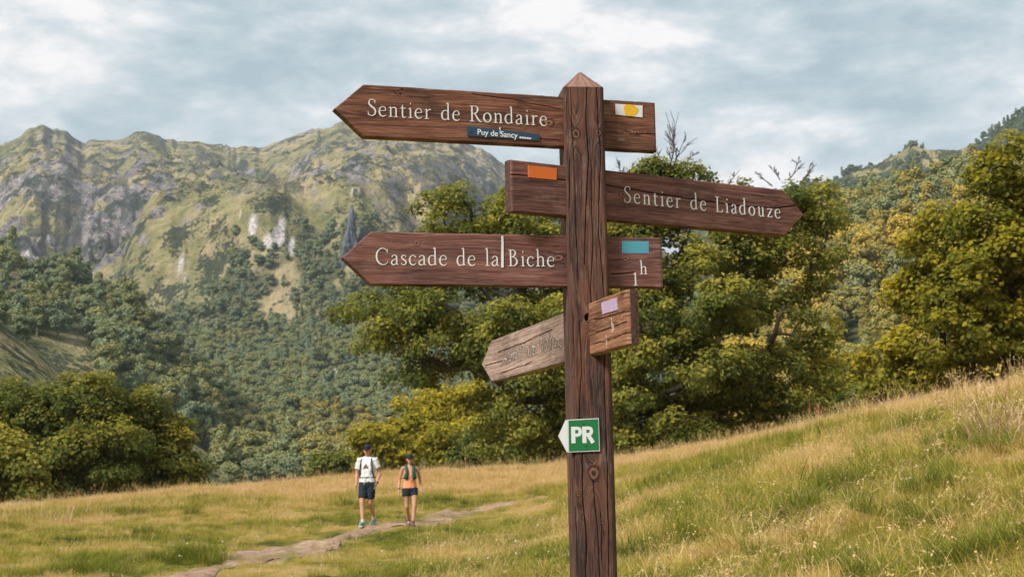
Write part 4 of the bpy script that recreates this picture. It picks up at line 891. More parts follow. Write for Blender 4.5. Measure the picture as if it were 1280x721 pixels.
nrmx = np.where(fid == 1, 1, np.where(fid == 3, -1, 0)); nrmy = np.where(fid == 0, 1, np.where(fid == 2, -1, 0))
Apx = Apx+nrmx*disp; Bpx = Bpx+nrmy*disp
V = np.array([PX0, PY0, 0])+Apx[..., None]*pr+Bpx[..., None]*pf+Z2[..., None]*np.array([0, 0, 1.])
fpost = grid_faces(len(zs), per, True)[:, ::-1]
me = mesh_np('post', V.reshape(-1, 3)-ROOT, [fpost], [W_post], True, None, {'grain': np.stack([Z2, g, 0*g], -1).reshape(-1, 3), 'knot': kn.ravel(), 'ring': kr.ravel(), 'crack': ck.ravel(), 'relief': rel.ravel()})
post = obj('post', me, sp)
# pointed top
nr = 26; tt = np.linspace(0, .93, nr); base2 = prof2
Vc = []; 
for t in tt:
    q = base2*(1-t); Vc.append(np.array([PX0, PY0, 0])+q[:, :1]*pr+q[:, 1:]*pf+np.array([0, 0, 1.])*(ztop+(zapex-ztop)*min(1, t*1.07)))
Vc = np.array(Vc); Vc[..., 2] += (fbm(Vc[..., 0]*90, Vc[..., 1]*90, 3, 4)-.5)*.0025*(tt > 0)[:, None]
Vc2 = np.concatenate([Vc.reshape(-1, 3), [Vc[-1].mean(0)]]); top_f = np.stack([np.full(per, len(Vc2)-1), (nr-1)*per+np.arange(per), (nr-1)*per+(np.arange(per)+1) % per], -1)
aa = np.repeat(np.arctan2(base2[:, 1], base2[:, 0])[None], nr, 0); ra = np.linalg.norm(base2, axis=1)[None]*(1-tt)[:, None]
mcap = wood_mat('post_top_wood', (.235, .12, .09), (.36, .20, .15), (.13, .065, .05), (.52, .36, .28))
me = mesh_np('post_top', Vc2-ROOT, [grid_faces(nr, per, True), top_f], [mcap], False, None, {'grain': np.concatenate([np.stack([Vc[..., 2]*1.0, tcoord[:1]*1.0+0*ra, 0*ra], -1).reshape(-1, 3), [[0, 0, 0]]]), 'relief': np.full(len(Vc2), .4)})
obj('post_top', me, sp, label='pale four-sided point cut on the top of the post')

B1 = Board(.9215, radians(17.83), radians(-.03), -.6941, -.6165, .2129, .0272)
B2 = Board(.7275, radians(31.39), radians(-.16), .7926, .7102, -.2448, .0216)
B3 = Board(.5377, radians(15.2), radians(.11), -.6693, -.5936, .2166, .0253)
B4 = Board(.3499, radians(-74.25), radians(.58), -1.1107, -.9772, .3462, .011)
def bx_(B, x, y): a = B.px(x, y); return (float(a[0]), float(a[1]))
def K(B, x, y, r, l): return (*bx_(B, x, y), r, l)
kb1 = [K(B1, 686, 154, .011, .07), K(B1, 796, 166, .008, .05), K(B1, 430, 138, .005, .04)]
b1 = obj('direction_board', B1.mesh([W_board, W_end], kb1, [([bx_(B1, 590, 117), bx_(B1, 640, 124), bx_(B1, 700, 137)], .0008), ([bx_(B1, 786, 168), bx_(B1, 819, 168)], .0009), ([bx_(B1, 492, 115), bx_(B1, 500, 122), bx_(B1, 503, 112)], .0007), ([bx_(B1, 640, 172), bx_(B1, 700, 176)], .0008)], 11), sp, label='topmost arrow board pointing left, reading Sentier de Rondaire, yellow patch at its tail')
b2 = obj('direction_board', B2.mesh([W_board2, W_end], [K(B2, 778, 243, .010, .04)], [([bx_(B2, 640, 218), bx_(B2, 700, 225), bx_(B2, 762, 232), bx_(B2, 784, 236), bx_(B2, 806, 240), bx_(B2, 867, 249), bx_(B2, 920, 257), bx_(B2, 975, 260), bx_(B2, 999, 257)], .0017)], 23), sp, label='arrow board pointing right, reading Sentier de Liadouze, long crack and an orange patch at its tail')
b3 = obj('direction_board', B3.mesh([W_board2, W_end], [K(B3, 521, 304, .007, .04), K(B3, 782, 323, .008, .04), K(B3, 698, 322, .014, .08)], [([bx_(B3, 764, 342), bx_(B3, 778, 342), bx_(B3, 793, 340.5)], .0018), ([bx_(B3, 640, 304), bx_(B3, 700, 309)], .0006)], 37), sp, label='third arrow board, pointing left, reading Cascade de la Biche, blue patch at its tail')
b4 = obj('direction_board', B4.mesh([W_grey, W_end, W_near], [K(B4, 693, 426, .014, .10), K(B4, 651, 437, .008, .08), K(B4, 768, 398, .010, .035)], [([bx_(B4, 622, 440), bx_(B4, 650, 430), bx_(B4, 690, 412)], .0016), ([bx_(B4, 606, 457), bx_(B4, 640, 447)], .0015), ([bx_(B4, 625, 467), bx_(B4, 665, 452)], .0012), ([bx_(B4, 742, 400), bx_(B4, 783, 389)], .0012), ([bx_(B4, 744, 416), bx_(B4, 783, 402)], .0012), ([bx_(B4, 744, 430), bx_(B4, 784, 416)], .0010)], 53, .005, .010, .0022), sp, label='lowest arrow board, weathered and pale, pointing away to the left with worn-off writing and a lavender patch')
lettering('lettering', B1, 'Sentier de Rondaire', (459.5, 144.6), (683.3, 157.6), ((466, 124.8), (466, 145.3)), b1, M_white)
lettering('lettering', B2, 'Sentier de Liadouze', (780, 252.9), (975.2, 273.3), ((790, 234.2), (790, 254.3)), b2, M_white)
lettering('lettering', B3, 'Cascade de la Biche', (469.5, 331), (692.8, 333.2), ((480, 310.5), (480, 331.5)), b3, M_white)
lettering('hour_mark', B3, 'h', (800, 342.8), (809.8, 342.8), ((802, 326.5), (802, 342.8)), b3, M_white)
lettering('hour_mark', B3, '1', (791, 357), (797.4, 357), ((793, 340), (793, 357)), b3, M_white)
B3.plate('scratch_line', [(626.9, 295), (629, 295), (629.4, 334.5), (626.6, 334.5)], M_white, parent=b3)
pt_ = B1.plate('colour_patch', [(769.1, 130.2), (802.9, 132.2), (802.9, 147.3), (769.3, 143.5)], M_plw, parent=b1)
cc = B1.px(787.8, 138.4); a_ = np.linspace(0, 2*pi, 40, endpoint=False); rr_ = 1+.10*np.sin(3*a_+1)+.05*np.sin(7*a_)
B1.poly('paint_dot', np.stack([cc[0]+.0215*rr_*np.cos(a_), np.clip(cc[1]+.0185*rr_*np.sin(a_), cc[1]-.0165, cc[1]+.0165)], -1), M_yellow, .0022, .0004, b1)
B2.plate('colour_patch', [(660, 206.8), (695.6, 210.8), (695.2, 225.2), (660, 221.6)], M_orange, parent=b2)
B3.plate('colour_patch', [(777.4, 301.3), (810.9, 301.6), (811, 316.6), (777.6, 316.4)], M_blue, lift=-.0004, parent=b3)
B4.plate('colour_patch', [(752.1, 378.3), (771.6, 371.7), (772.3, 387.3), (754, 392.6)], M_lav, parent=b4)
lettering('hour_mark', B4, 'h', (764.5, 415.5), (771.2, 413.2), ((766, 398), (766, 415)), b4, M_wornwhite, bold=1.0, jitter=.04)
lettering('hour_mark', B4, '1', (757.5, 434.5), (763, 432.5), ((760, 417.5), (760, 434)), b4, M_wornwhite, bold=.6, jitter=.03)
# worn-off routed writing on the pale board: only broken grooves are left
mb = MB(); mb2 = MB(); r4 = np.random.default_rng(8)
pA = B4.px(627, 455.5); pB = B4.px(702, 432.5)
for k in range(40):
    t = (k+.2+.5*r4.random())/40
    if .40 < t < .44 or .60 < t < .66: continue
    p = pA+(pB-pA)*t; hgt = .030+.024*r4.random() if t > .1 else .018; x0 = p[0]; y0 = p[1]+.003*r4.normal()
    kind = r4.integers(0, 3)
    if kind == 0: pts = [(x0, y0), (x0+.003*r4.normal(), y0+hgt)]; wd = [.006, .005]
    elif kind == 1: pts = [(x0-.012, y0+hgt*.4), (x0-.004, y0+hgt*.75), (x0+.008, y0+hgt*.6), (x0+.010, y0+hgt*.15)]; wd = [.004, .006, .006, .004]
    else: pts = [(x0-.008, y0+hgt*.1), (x0-.002, y0+.0), (x0+.010, y0+hgt*.3), (x0+.004, y0+hgt*.6)]; wd = [.006, .006, .004, .003]
    for mm, dx, li, ws_ in ((mb, 0, .0006, 1.0), (mb2, .0060, .0008, .6)):
        l, r = stroke_quads(np.array(pts)+[dx, 0], np.array(wd)*ws_); nq = len(l); V2 = np.empty((2*nq, 2)); V2[0::2] = l; V2[1::2] = r
        i = np.arange(nq-1)*2; mm.add(B4.pt(V2[:, 0], V2[:, 1], li+.0004+k*.00001)-ROOT, np.stack([i, i+1, i+3, i+2], -1))
obj('worn_lettering', mb.mesh('worn_lettering', [M_groove]), b4); obj('flaked_paint', mb2.mesh('flaked_paint', [M_wornwhite]), b4)
# navy plaque on the top board
plq = B1.plate('plaque', [(583.4, 158.0), (674.2, 168.2), (673.6, 176.3), (584, 170.0)], M_navy, .0012, .002, b1, .0002)
def sans(name, board, text, p0, p1, m, parent, lift, squeeze=1.0):
    cu = bpy.data.curves.new(name, 'FONT'); cu.body = text; cu.size = 1; cu.fill_mode = 'FRONT'; cu.offset = .012
    to = bpy.data.objects.new(name+'_tmp', cu); COL.objects.link(to); dg = bpy.context.evaluated_depsgraph_get(); me = bpy.data.meshes.new_from_object(to.evaluated_get(dg)); bpy.data.objects.remove(to)
    V = np.empty(len(me.vertices)*3, np.float32); me.vertices.foreach_get('co', V); V = V.reshape(-1, 3); a0 = board.px(*p0); a1 = board.px(*p1); w_ = V[:, 0].max()-V[:, 0].min(); ex = (a1-a0); k = np.linalg.norm(ex)/w_; ex /= np.linalg.norm(ex); ey = np.array([-ex[1], ex[0]])
    Q = a0+((V[:, :1]-V[:, 0].min())*ex+V[:, 1:2]*squeeze*ey)*k; me.vertices.foreach_set('co', (board.pt(Q[:, 0], Q[:, 1], lift)-ROOT).astype(np.float32).ravel()); me.materials.clear(); me.materials.append(m); me.update(); me.name = name
    return obj(name, me, parent)
sans('lettering', B1, 'Puy de Sancy', (596.4, 168.6), (646.5, 173.2), M_white, b1, .0042, 1.0)
B1.plate('scratch_line', [(624.2, 159.6), (624.9, 159.7), (625, 168), (624.3, 168)], M_white, .0034, .0004, b1, 0)
tiny = [(649+i*3.0, 172.4+i*.32) for i in range(5)]
for x, y in tiny: B1.plate('small_print', [(x, y-1.2), (x+2.3, y-1.0), (x+2.3, y+1.0), (x, y+.8)], M_white, .0034, .0003, b1, 0)
def screw(board, x, y, lift, parent, r=.0028):
    c = board.px(x, y); a_ = np.linspace(0, 2*pi, 14, endpoint=False); board.poly('screw', np.stack([c[0]+r*np.cos(a_), c[1]+r*np.sin(a_)], -1), M_rust, lift, .0014, parent)
screw(B1, 587, 165, .0034, b1); screw(B1, 670.5, 171.8, .0034, b1)
# green trail marker on the front of the post
pp = PFc.plate('marker_plate', [(709.2, 524.4), (748, 522.4), (749.4, 563.5), (709.9, 565.0)], M_plw, .0035, .0016, sp, .0001)
pp['label'] = 'square green enamel plate with a white arrowhead on its left edge and the letters PR'
PFc.plate('green_field', [(710.2, 525.4), (747.2, 523.4), (748.5, 562.4), (710.8, 564.0)], M_green, .0053, .0003, pp, .0001)
PFc.plate('arrowhead', [(697.7, 544.8), (706.6, 525.0), (709.0, 524.5), (709.7, 565.0), (708.4, 565.0)], M_plw, .0036, .0014, pp, 0)
lettering('lettering', PFc, 'PR', (713.8, 553.8), (742.8, 553.2), ((716, 533.0), (716, 553.6)), pp, M_plw, GS, .0058, .0005)
for x, y in ((728.6, 529.6), (731.5, 557)): screw(PFc, x, y, .0056, pp, .0020)

# ------------------------------------------------------------------ the two hikers
def simple(name, col, rough=.8, var=.12, sc=60):
    m, nt, b = mat(name, col, rough, .2); geo = N(nt, 'ShaderNodeTexCoord'); n_ = noise(nt, geo.outputs['Object'], sc, 4, .6)
    L(nt, mix(nt, n_, tuple(x*(1-var) for x in col), tuple(min(1, x*(1+var)) for x in col)), b.inputs['Base Color']); return m
M_skin = simple('skin', (.56, .285, .19), .6, .1, 30); M_tee = simple('white_cotton', (.74, .76, .78), .9); M_navy2 = simple('navy_cloth', (.018, .024, .045), .85)
M_shorts = simple('charcoal_shorts', (.022, .032, .042), .85); M_strap = simple('black_strap', (.03, .035, .04), .7); M_shoe = simple('blue_grey_shoe', (.16, .32, .42), .7, .3, 40); M_sole = simple('pale_sole', (.6, .6, .58), .8)
M_sock = simple('white_sock', (.6, .6, .58), .9); M_orangec = simple('orange_jersey', (.86, .33, .17), .85); M_vest = simple('green_vest', (.018, .10, .085), .8); M_hair = simple('brown_hair', (.05, .03, .02), .7); M_print = simple('printed_motif', (.20, .10, .08), .9, .6, 120)
M_eye, *_ = mat('eye', (.02, .015, .012), .3); M_lip, *_ = mat('lips', (.36, .13, .10), .6); M_shoe2 = simple('brown_shoe', (.16, .09, .07), .8); M_watch, *_ = mat('watch', (.02, .02, .022), .35)
SPH = ICO2
def ell(mb, c, r, R=None):
    V, F_ = ICO3; W_ = V*np.asarray(r, float)
    if R is not None: W_ = W_@np.asarray(R).T
    mb.add(W_+np.asarray(c, float), F_)
def limb(mb, P_, R_, n=14):
    P_ = np.asarray(P_, float); Q = catmull(np.column_stack([P_, R_]), 5) if len(P_) > 2 else np.column_stack([P_, R_])
    mb.tube(Q[:, :3], Q[:, 3], n); ell(mb, P_[0], [R_[0]]*3); ell(mb, P_[-1], [R_[-1]]*3)
def loft(mb, secs, n=24, close=True):
    """secs: (cx, cy, z, rx, ry)"""
    secs = catmull(np.array(secs, float), 5); a = np.arange(n)/n*2*pi
    ca_ = np.sign(np.cos(a))*abs(np.cos(a))**.9; sa_ = np.sign(np.sin(a))*abs(np.sin(a))**.9
    V = np.stack([secs[:, 0:1]+secs[:, 3:4]*ca_, secs[:, 1:2]+secs[:, 4:5]*sa_, np.repeat(secs[:, 2:3], n, 1)], -1); k = len(secs)
    F_ = grid_faces(k, n, True); mb.add(V.reshape(-1, 3), F_)
    if close:
        for idx, fl in ((0, 1), (k-1, 0)):
            c = secs[idx, :3]; i = np.arange(n); f = np.stack([0*i, 1+i, 1+(i+1) % n], -1); mb.add(np.vstack([c, V[idx]]), f[:, ::-1] if fl else f)
def fuse(name, mb, voxel, mats, parent, sm=4, crease=0.):
    me = mb.mesh(name+'_raw', [], True); o = bpy.data.objects.new(name+'_raw', me); COL.objects.link(o)
    md = o.modifiers.new('r', 'REMESH'); md.mode = 'VOXEL'; md.voxel_size = voxel; md.use_smooth_shade = True
    if sm: s2 = o.modifiers.new('s', 'SMOOTH'); s2.iterations = sm; s2.factor = .5
    dg = bpy.context.evaluated_depsgraph_get(); m2 = bpy.data.meshes.new_from_object(o.evaluated_get(dg)); bpy.data.objects.remove(o); bpy.data.meshes.remove(me); m2.name = name
    if crease:
        V = np.empty(len(m2.vertices)*3, np.float32); m2.vertices.foreach_get('co', V); V = V.reshape(-1, 3); Nn = np.empty(len(V)*3, np.float32); m2.vertices.foreach_get('normal', Nn); Nn = Nn.reshape(-1, 3)
        a = np.arctan2(V[:, 1], V[:, 0]); V += Nn*((ridged(a*2.2+V[:, 2]*5, V[:, 2]*9-V[:, 0]*6, 3, len(V) % 97)-.4)*crease)[:, None]; m2.vertices.foreach_set('co', V.ravel()); m2.update()
    m2.materials.clear(); [m2.materials.append(x) for x in mats]; return obj(name, m2, parent)
def hand(mb, wr, el_, side, curl=.5):
    """palm, four unequal bent fingers and a thumb hanging from the wrist; side=-1/+1 = body side; palm faces the thigh"""
    d = np.asarray(wr)-np.asarray(el_); d = d/np.linalg.norm(d); f = np.array([0, -1., 0]); f = f-d*(f@d); f /= np.linalg.norm(f); inn = np.cross(d, f)*1.; inn = inn*(-side if inn[0]*side > 0 else 1) if False else np.array([-side, 0, 0.])
    R = np.stack([f, inn, d], 1); c = np.asarray(wr)+d*.045
    ell(mb, c, [.040, .017, .050], R)
    for k, (o_, L_) in enumerate(((.029, .070), (.010, .080), (-.010, .074), (-.029, .058))):
        b_ = np.asarray(wr)+d*.085+f*o_; p1 = b_+d*L_*.45+inn*L_*.12*curl; p2 = p1+(d*.85+inn*.5*curl)*L_*.32; p3 = p2+(d*.6+inn*.9*curl)*L_*.26
        limb(mb, [b_-d*.015, p1, p2, p3], [.0095, .0088, .0080, .0068], 8)
    t0 = np.asarray(wr)+d*.030+f*.034; limb(mb, [t0, t0+f*.022+d*.026+inn*.008, t0+f*.030+d*.056+inn*.018], [.012, .0105, .0085], 8)
def person(px, py, depth_guess, hpx, H, label, kind, rotz=0.):
    base = near_hit(px, py); k = base[1]; base = base.astype(float)
    root = thing('person', tuple(base+[0, 0, .0]), label, 'person', None)
    s = H/1.80; root.rotation_euler = (0, 0, rotz); root.scale = (1, 1, 1)
    return root, s
def body(kind, root, s):
    S = lambda *p: np.array(p, float)*s; mb = MB(); man = kind == 'man'
    wsc = 1.0 if man else .86
    if man:
        shl = [S(-.185, .0, 1.455), S(.185, .0, 1.455)]; elb = [S(-.255, .045, 1.155), S(.262, .055, 1.165)]; wri = [S(-.245, -.055, .915), S(.235, -.105, .935)]
        hip = [S(-.095, 0, .93), S(.095, 0, .93)]; kne = [S(-.090, -.16, .52), S(.055, -.02, .50)]; ank = [S(-.060, -.22, .10), S(.065, .26, .155)]
    else:
        shl = [S(-.180, .0, 1.445), S(.180, .0, 1.445)]; elb = [S(-.252, .06, 1.15), S(.262, .06, 1.16)]; wri = [S(-.285, -.06, .92), S(.285, -.06, .90)]
        hip = [S(-.095, 0, .93), S(.095, 0, .93)]; kne = [S(-.085, -.02, .50), S(.095, -.15, .52)]; ank = [S(-.035, .22, .14), S(.045, -.22, .10)]
    loft(mb, [(0, 0, .84*s, .09*s, .08*s), (0, 0, .90*s, .155*s, .105*s), (0, 0, 1.0*s, (.158 if man else .165)*s, .105*s), (0, -.008, 1.12*s, (.150 if man else .125)*s, .098*s), (0, -.005, 1.27*s, .165*s*wsc, .112*s), (0, 0, 1.40*s, .175*s*wsc, .105*s), (0, .01, 1.475*s, .115*s*wsc, .075*s), (0, .01, 1.52*s, .06*s, .055*s)])
    if not man:
        for x in (-.065, .065): ell(mb, S(x, -.085, 1.30), [.055*s, .04*s, .05*s])
    limb(mb, [S(0, .012, 1.46), S(0, .008, 1.56), S(0, 0, 1.62)], [.062*s*wsc, .054*s*wsc, .052*s*wsc])
    hc = S(.004, -.018, 1.672)
    ell(mb, hc+[0, .010*s, .012*s], [.076*s, .094*s, .100*s]); ell(mb, hc+S(0, -.022, -.045), [.058*s, .066*s, .066*s]); ell(mb, hc+S(0, -.062, -.088), [.026*s, .022*s, .022*s])
    limb(mb, [hc+S(0, -.084, .012), hc+S(0, -.100, -.018), hc+S(0, -.105, -.032)], [.009*s, .013*s, .016*s], 8); ell(mb, hc+S(0, -.080, .024), [.050*s, .018*s, .012*s])
    for x in (-1, 1):
        ell(mb, hc+S(x*.040, -.066, -.02), [.022*s, .02*s, .02*s]); ell(mb, hc+S(x*.078, .008, -.012), [.010*s, .020*s, .032*s])
    ell(mb, hc+S(0, -.088, -.056), [.024*s, .012*s, .010*s])
    a = .88 if not man else 1.
    for i, sd_ in ((0, -1), (1, 1)):
        limb(mb, [S(sd_*.11, .0, 1.46), shl[i], shl[i]*.5+elb[i]*.5+S(sd_*.006, 0, 0), elb[i]], [.050*s*a, .056*s*a, .047*s*a, .037*s*a])
        limb(mb, [elb[i], elb[i]*.65+wri[i]*.35+S(sd_*.004, 0, 0), wri[i]], [.039*s*a, .040*s*a, .025*s*a]); hand(mb, wri[i], elb[i], sd_, .6)
        limb(mb, [hip[i], hip[i]*.6+kne[i]*.4+S(sd_*.012, 0, 0), kne[i]], [.092*s, .080*s, .054*s]); limb(mb, [kne[i], kne[i]*.68+ank[i]*.32+S(0, .018, 0), ank[i]*.8+kne[i]*.2, ank[i]], [.054*s, .056*s, .040*s, .034*s])
        limb(mb, [ank[i]-S(0, -.02, .03), ank[i]+S(0, -.13, -.055)], [.036*s, .030*s])
    fuse('body', mb, .0085, [M_skin], root, 2)
    for x in (-1, 1):
        e = MB(); ell(e, hc+S(x*.031, -.081, .004), [.011*s, .007*s, .007*s]); obj('eye', e.mesh('eye', [M_eye], True), root)
    e = MB(); ell(e, hc+S(0, -.098, -.056), [.021*s, .005*s, .006*s]); obj('mouth', e.mesh('mouth', [M_lip], True), root)
    # cap
    c = MB(); V, F_ = ICO3; W_ = V.copy(); W_[:, 2] = np.where(W_[:, 2] < -.12, -.12, W_[:, 2]); c.add(W_*np.array([.085, .104, .080])*s+hc+S(0, .012, .055), F_)
    n_ = 15; a_ = np.linspace(pi*1.08, pi*1.92, n_); inner = np.stack([.082*np.cos(a_), .10*np.sin(a_), a_*0], -1); outer = np.stack([.080*np.cos(a_)*.95, .10*np.sin(a_)-.075*np.clip(-np.sin(a_), 0, 1)**.6, -.014-.012*np.cos(a_)**2], -1)
    for off in (0,):
        V2 = np.concatenate([inner, outer, inner-[0, 0, .008], outer-[0, 0, .008]])*s+hc+S(0, .0, .050); i = np.arange(n_-1)
        c.add(V2, np.concatenate([np.stack([i, i+1, i+1+n_, i+n_], -1), np.stack([i+2*n_, i+3*n_, i+1+3*n_, i+1+2*n_], -1), np.stack([i+n_, i+1+n_, i+1+3*n_, i+3*n_], -1)]))
    obj('cap', c.mesh('cap', [M_navy2], True), root)
    hr = MB(); ell(hr, hc+S(0, .030, -.006), [.080*s, .080*s, .075*s])
    if not man: limb(hr, [hc+S(0, .10, .0), hc+S(0, .15, -.05), hc+S(.01, .14, -.16)], [.02*s, .028*s, .012*s], 8)
    obj('hair', hr.mesh('hair', [M_hair], True), root)
    g_ = .012
    # shorts
    sh = MB(); top = 1.0 if man else .985
    loft(sh, [(0, 0, .82*s, .10*s, .09*s), (0, 0, .90*s, .172*s, .124*s), (0, 0, .96*s, .172*s, .122*s), (0, 0, top*s, .166*s, .116*s)])
    L_ = .80 if man else .40
    for i in (0, 1):
        h_, k_ = hip[i], kne[i]; e_ = h_+(k_-h_)*L_; sh.tube([h_+[0, 0, .02], h_*.5+e_*.5, e_], [.105*s, .100*s, (.088 if man else .094)*s], 20)
    fuse('shorts', sh, .009, [M_shorts], root, 3, .018)
    if man:
        t = MB(); loft(t, [(0, 0, .955*s, .178*s, .128*s), (0, 0, 1.03*s, .178*s, .128*s), (0, -.008, 1.14*s, .168*s, .120*s), (0, -.005, 1.28*s, .180*s, .128*s), (0, 0, 1.40*s, .188*s, .118*s), (0, .01, 1.485*s, .135*s, .088*s), (0, .01, 1.53*s, .075*s, .066*s)])
        for i, sd_ in ((0, -1), (1, 1)):
            e_ = shl[i]+(elb[i]-shl[i])*.62; t.tube([S(sd_*.09, 0, 1.46), shl[i], shl[i]*.5+e_*.5, e_], [.066*s, .072*s, .070*s, .072*s], 18)
        fuse('t_shirt', t, .010, [M_tee], root, 3, .024)
        p = MB(); 
        for (x, z, rx, rz) in ((-.01, 1.31, .042, .045), (-.05, 1.28, .025, .02), (.035, 1.29, .025, .03), (0, 1.35, .022, .02)): ell(p, S(x, -.128, z), [rx*s, .008*s, rz*s])
        fuse('chest_print', p, .006, [M_print], root, 1)
        for sd_ in (-1, 1):
            st = MB(); P_ = catmull([S(sd_*.10, .10, 1.46), S(sd_*.105, .03, 1.53), S(sd_*.115, -.075, 1.46), S(sd_*.135, -.118, 1.33), S(sd_*.150, -.105, 1.16), S(sd_*.165, -.03, 1.06)], 6); st.tube(P_, .017*s, 8); obj('shoulder_strap', st.mesh('shoulder_strap', [M_strap], True), root)
        bl_ = MB(); a_ = np.linspace(0, 2*pi, 41); bl_.tube(np.stack([.181*s*np.cos(a_), .131*s*np.sin(a_), a_*0+1.07*s], -1), .011*s, 6, False); obj('waist_strap', bl_.mesh('waist_strap', [M_strap], True), root)
        bp = MB(); ell(bp, S(0, .175, 1.28), [.14*s, .085*s, .22*s]); ell(bp, S(0, .20, 1.18), [.12*s, .07*s, .12*s]); fuse('backpack', bp, .012, [M_strap], root, 2)
        hg = MB(); limb(hg, [S(-.045, -.13, 1.03), S(-.03, -.14, .96), S(-.055, -.135, .91)], [.008, .008, .006], 6); limb(hg, [S(-.01, -.13, 1.03), S(-.03, -.142, .95)], [.007, .006], 6); fuse('dangling_strap', hg, .006, [M_sock], root, 0)
        w_ = MB(); a_ = np.linspace(0, 2*pi, 21); ax = (wri[1]-elb[1]); ax /= np.linalg.norm(ax); c0 = wri[1]-ax*.02; e1 = np.cross(ax, [0, 1., 0]); e1 /= np.linalg.norm(e1); e2 = np.cross(ax, e1); w_.tube(c0+.029*(np.cos(a_)[:, None]*e1+np.sin(a_)[:, None]*e2), .011, 6, False); obj('watch', w_.mesh('watch', [M_watch], True), root)
    else:
        t = MB(); loft(t, [(0, 0, .955*s, .176*s, .124*s), (0, 0, 1.02*s, .172*s, .120*s), (0, -.008, 1.13*s, .142*s, .112*s), (0, -.010, 1.28*s, .158*s, .128*s), (0, 0, 1.38*s, .150*s, .112*s), (0, .005, 1.43*s, .115*s, .095*s)])
        for sd_ in (-1, 1): limb(t, [S(sd_*.075, .08, 1.40), S(sd_*.105, .01, 1.50), S(sd_*.085, -.07, 1.40)], [.022*s, .018*s, .022*s], 8)
        fuse('tank_top', t, .010, [M_orangec], root, 3, .014)
        v = MB()
        for sd_ in (-1, 1):
            limb(v, [S(sd_*.080, .09, 1.44), S(sd_*.100, .01, 1.525), S(sd_*.088, -.085, 1.44), S(sd_*.085, -.125, 1.34), S(sd_*.098, -.122, 1.24)], [.032*s, .030*s, .042*s, .050*s, .050*s], 10); ell(v, S(sd_*.100, -.112, 1.25), [.062*s, .034*s, .095*s]); limb(v, [S(sd_*.11, -.09, 1.21), S(sd_*.165, .0, 1.21), S(sd_*.10, .12, 1.22)], [.022*s]*3, 8)
        ell(v, S(0, .135, 1.32), [.115*s, .045*s, .15*s]); fuse('running_vest', v, .010, [M_vest], root, 2)
        w_ = MB(); ax = (wri[0]-elb[0]); ax /= np.linalg.norm(ax); a_ = np.linspace(0, 2*pi, 21); c0 = wri[0]-ax*.02; e1 = np.cross(ax, [0, 1., 0]); e1 /= np.linalg.norm(e1); e2 = np.cross(ax, e1); w_.tube(c0+.024*(np.cos(a_)[:, None]*e1+np.sin(a_)[:, None]*e2), .010, 6, False); obj('watch', w_.mesh('watch', [M_watch], True), root)
    for i in (0, 1):
        sk = MB(); ax = kne[i]-ank[i]; ax /= np.linalg.norm(ax); sk.tube([ank[i]-ax*.03, ank[i]+ax*.05*s], [.042*s, .043*s], 14); obj('sock', sk.mesh('sock', [M_sock if man else M_shoe2], True), root)
        f = MB(); a0 = ank[i]; zf = max(.0, a0[2]-.10*s); tip = -.06 if zf > .02 else .012
        limb(f, [a0+S(0, .035, -.055), a0+S(0, -.04, -.055)+[0, 0, 0], a0+S(0, -.12, -.062)+[0, 0, tip*.5], a0+S(0, -.19, -.070)+[0, 0, tip]], [.044*s, .048*s, .044*s, .032*s], 12); ell(f, a0+S(0, .01, -.02), [.044*s, .055*s, .045*s])
        fo_ = fuse('shoe', f, .009, [M_shoe if man else M_shoe2], root, 2)
        so_ = MB(); so_.box(a0+S(0, -.075, -.100)+[0, 0, tip*.4], S(.042, .135, .012)); obj('sole', so_.mesh('sole', [M_sole if man else M_shoe2]), fo_)
root, s = person(460, 656.5, 30, 99, 1.0, 'man walking towards the camera in a white T-shirt, dark shorts, cap and backpack straps', 'man', radians(-10))
d_ = root.location.y; sc_m = 98.5/F_PX*d_/1.79; body('man', root, sc_m); print('man', d_, sc_m)
root, s = person(513, 658, 30, 88, 1.0, 'woman walking in an orange tank top, green running vest, black shorts and dark cap', 'woman', radians(9))
d_ = root.location.y; sc_w = 88/F_PX*d_/1.79; body('woman', root, sc_w); print('woman', d_, sc_w)

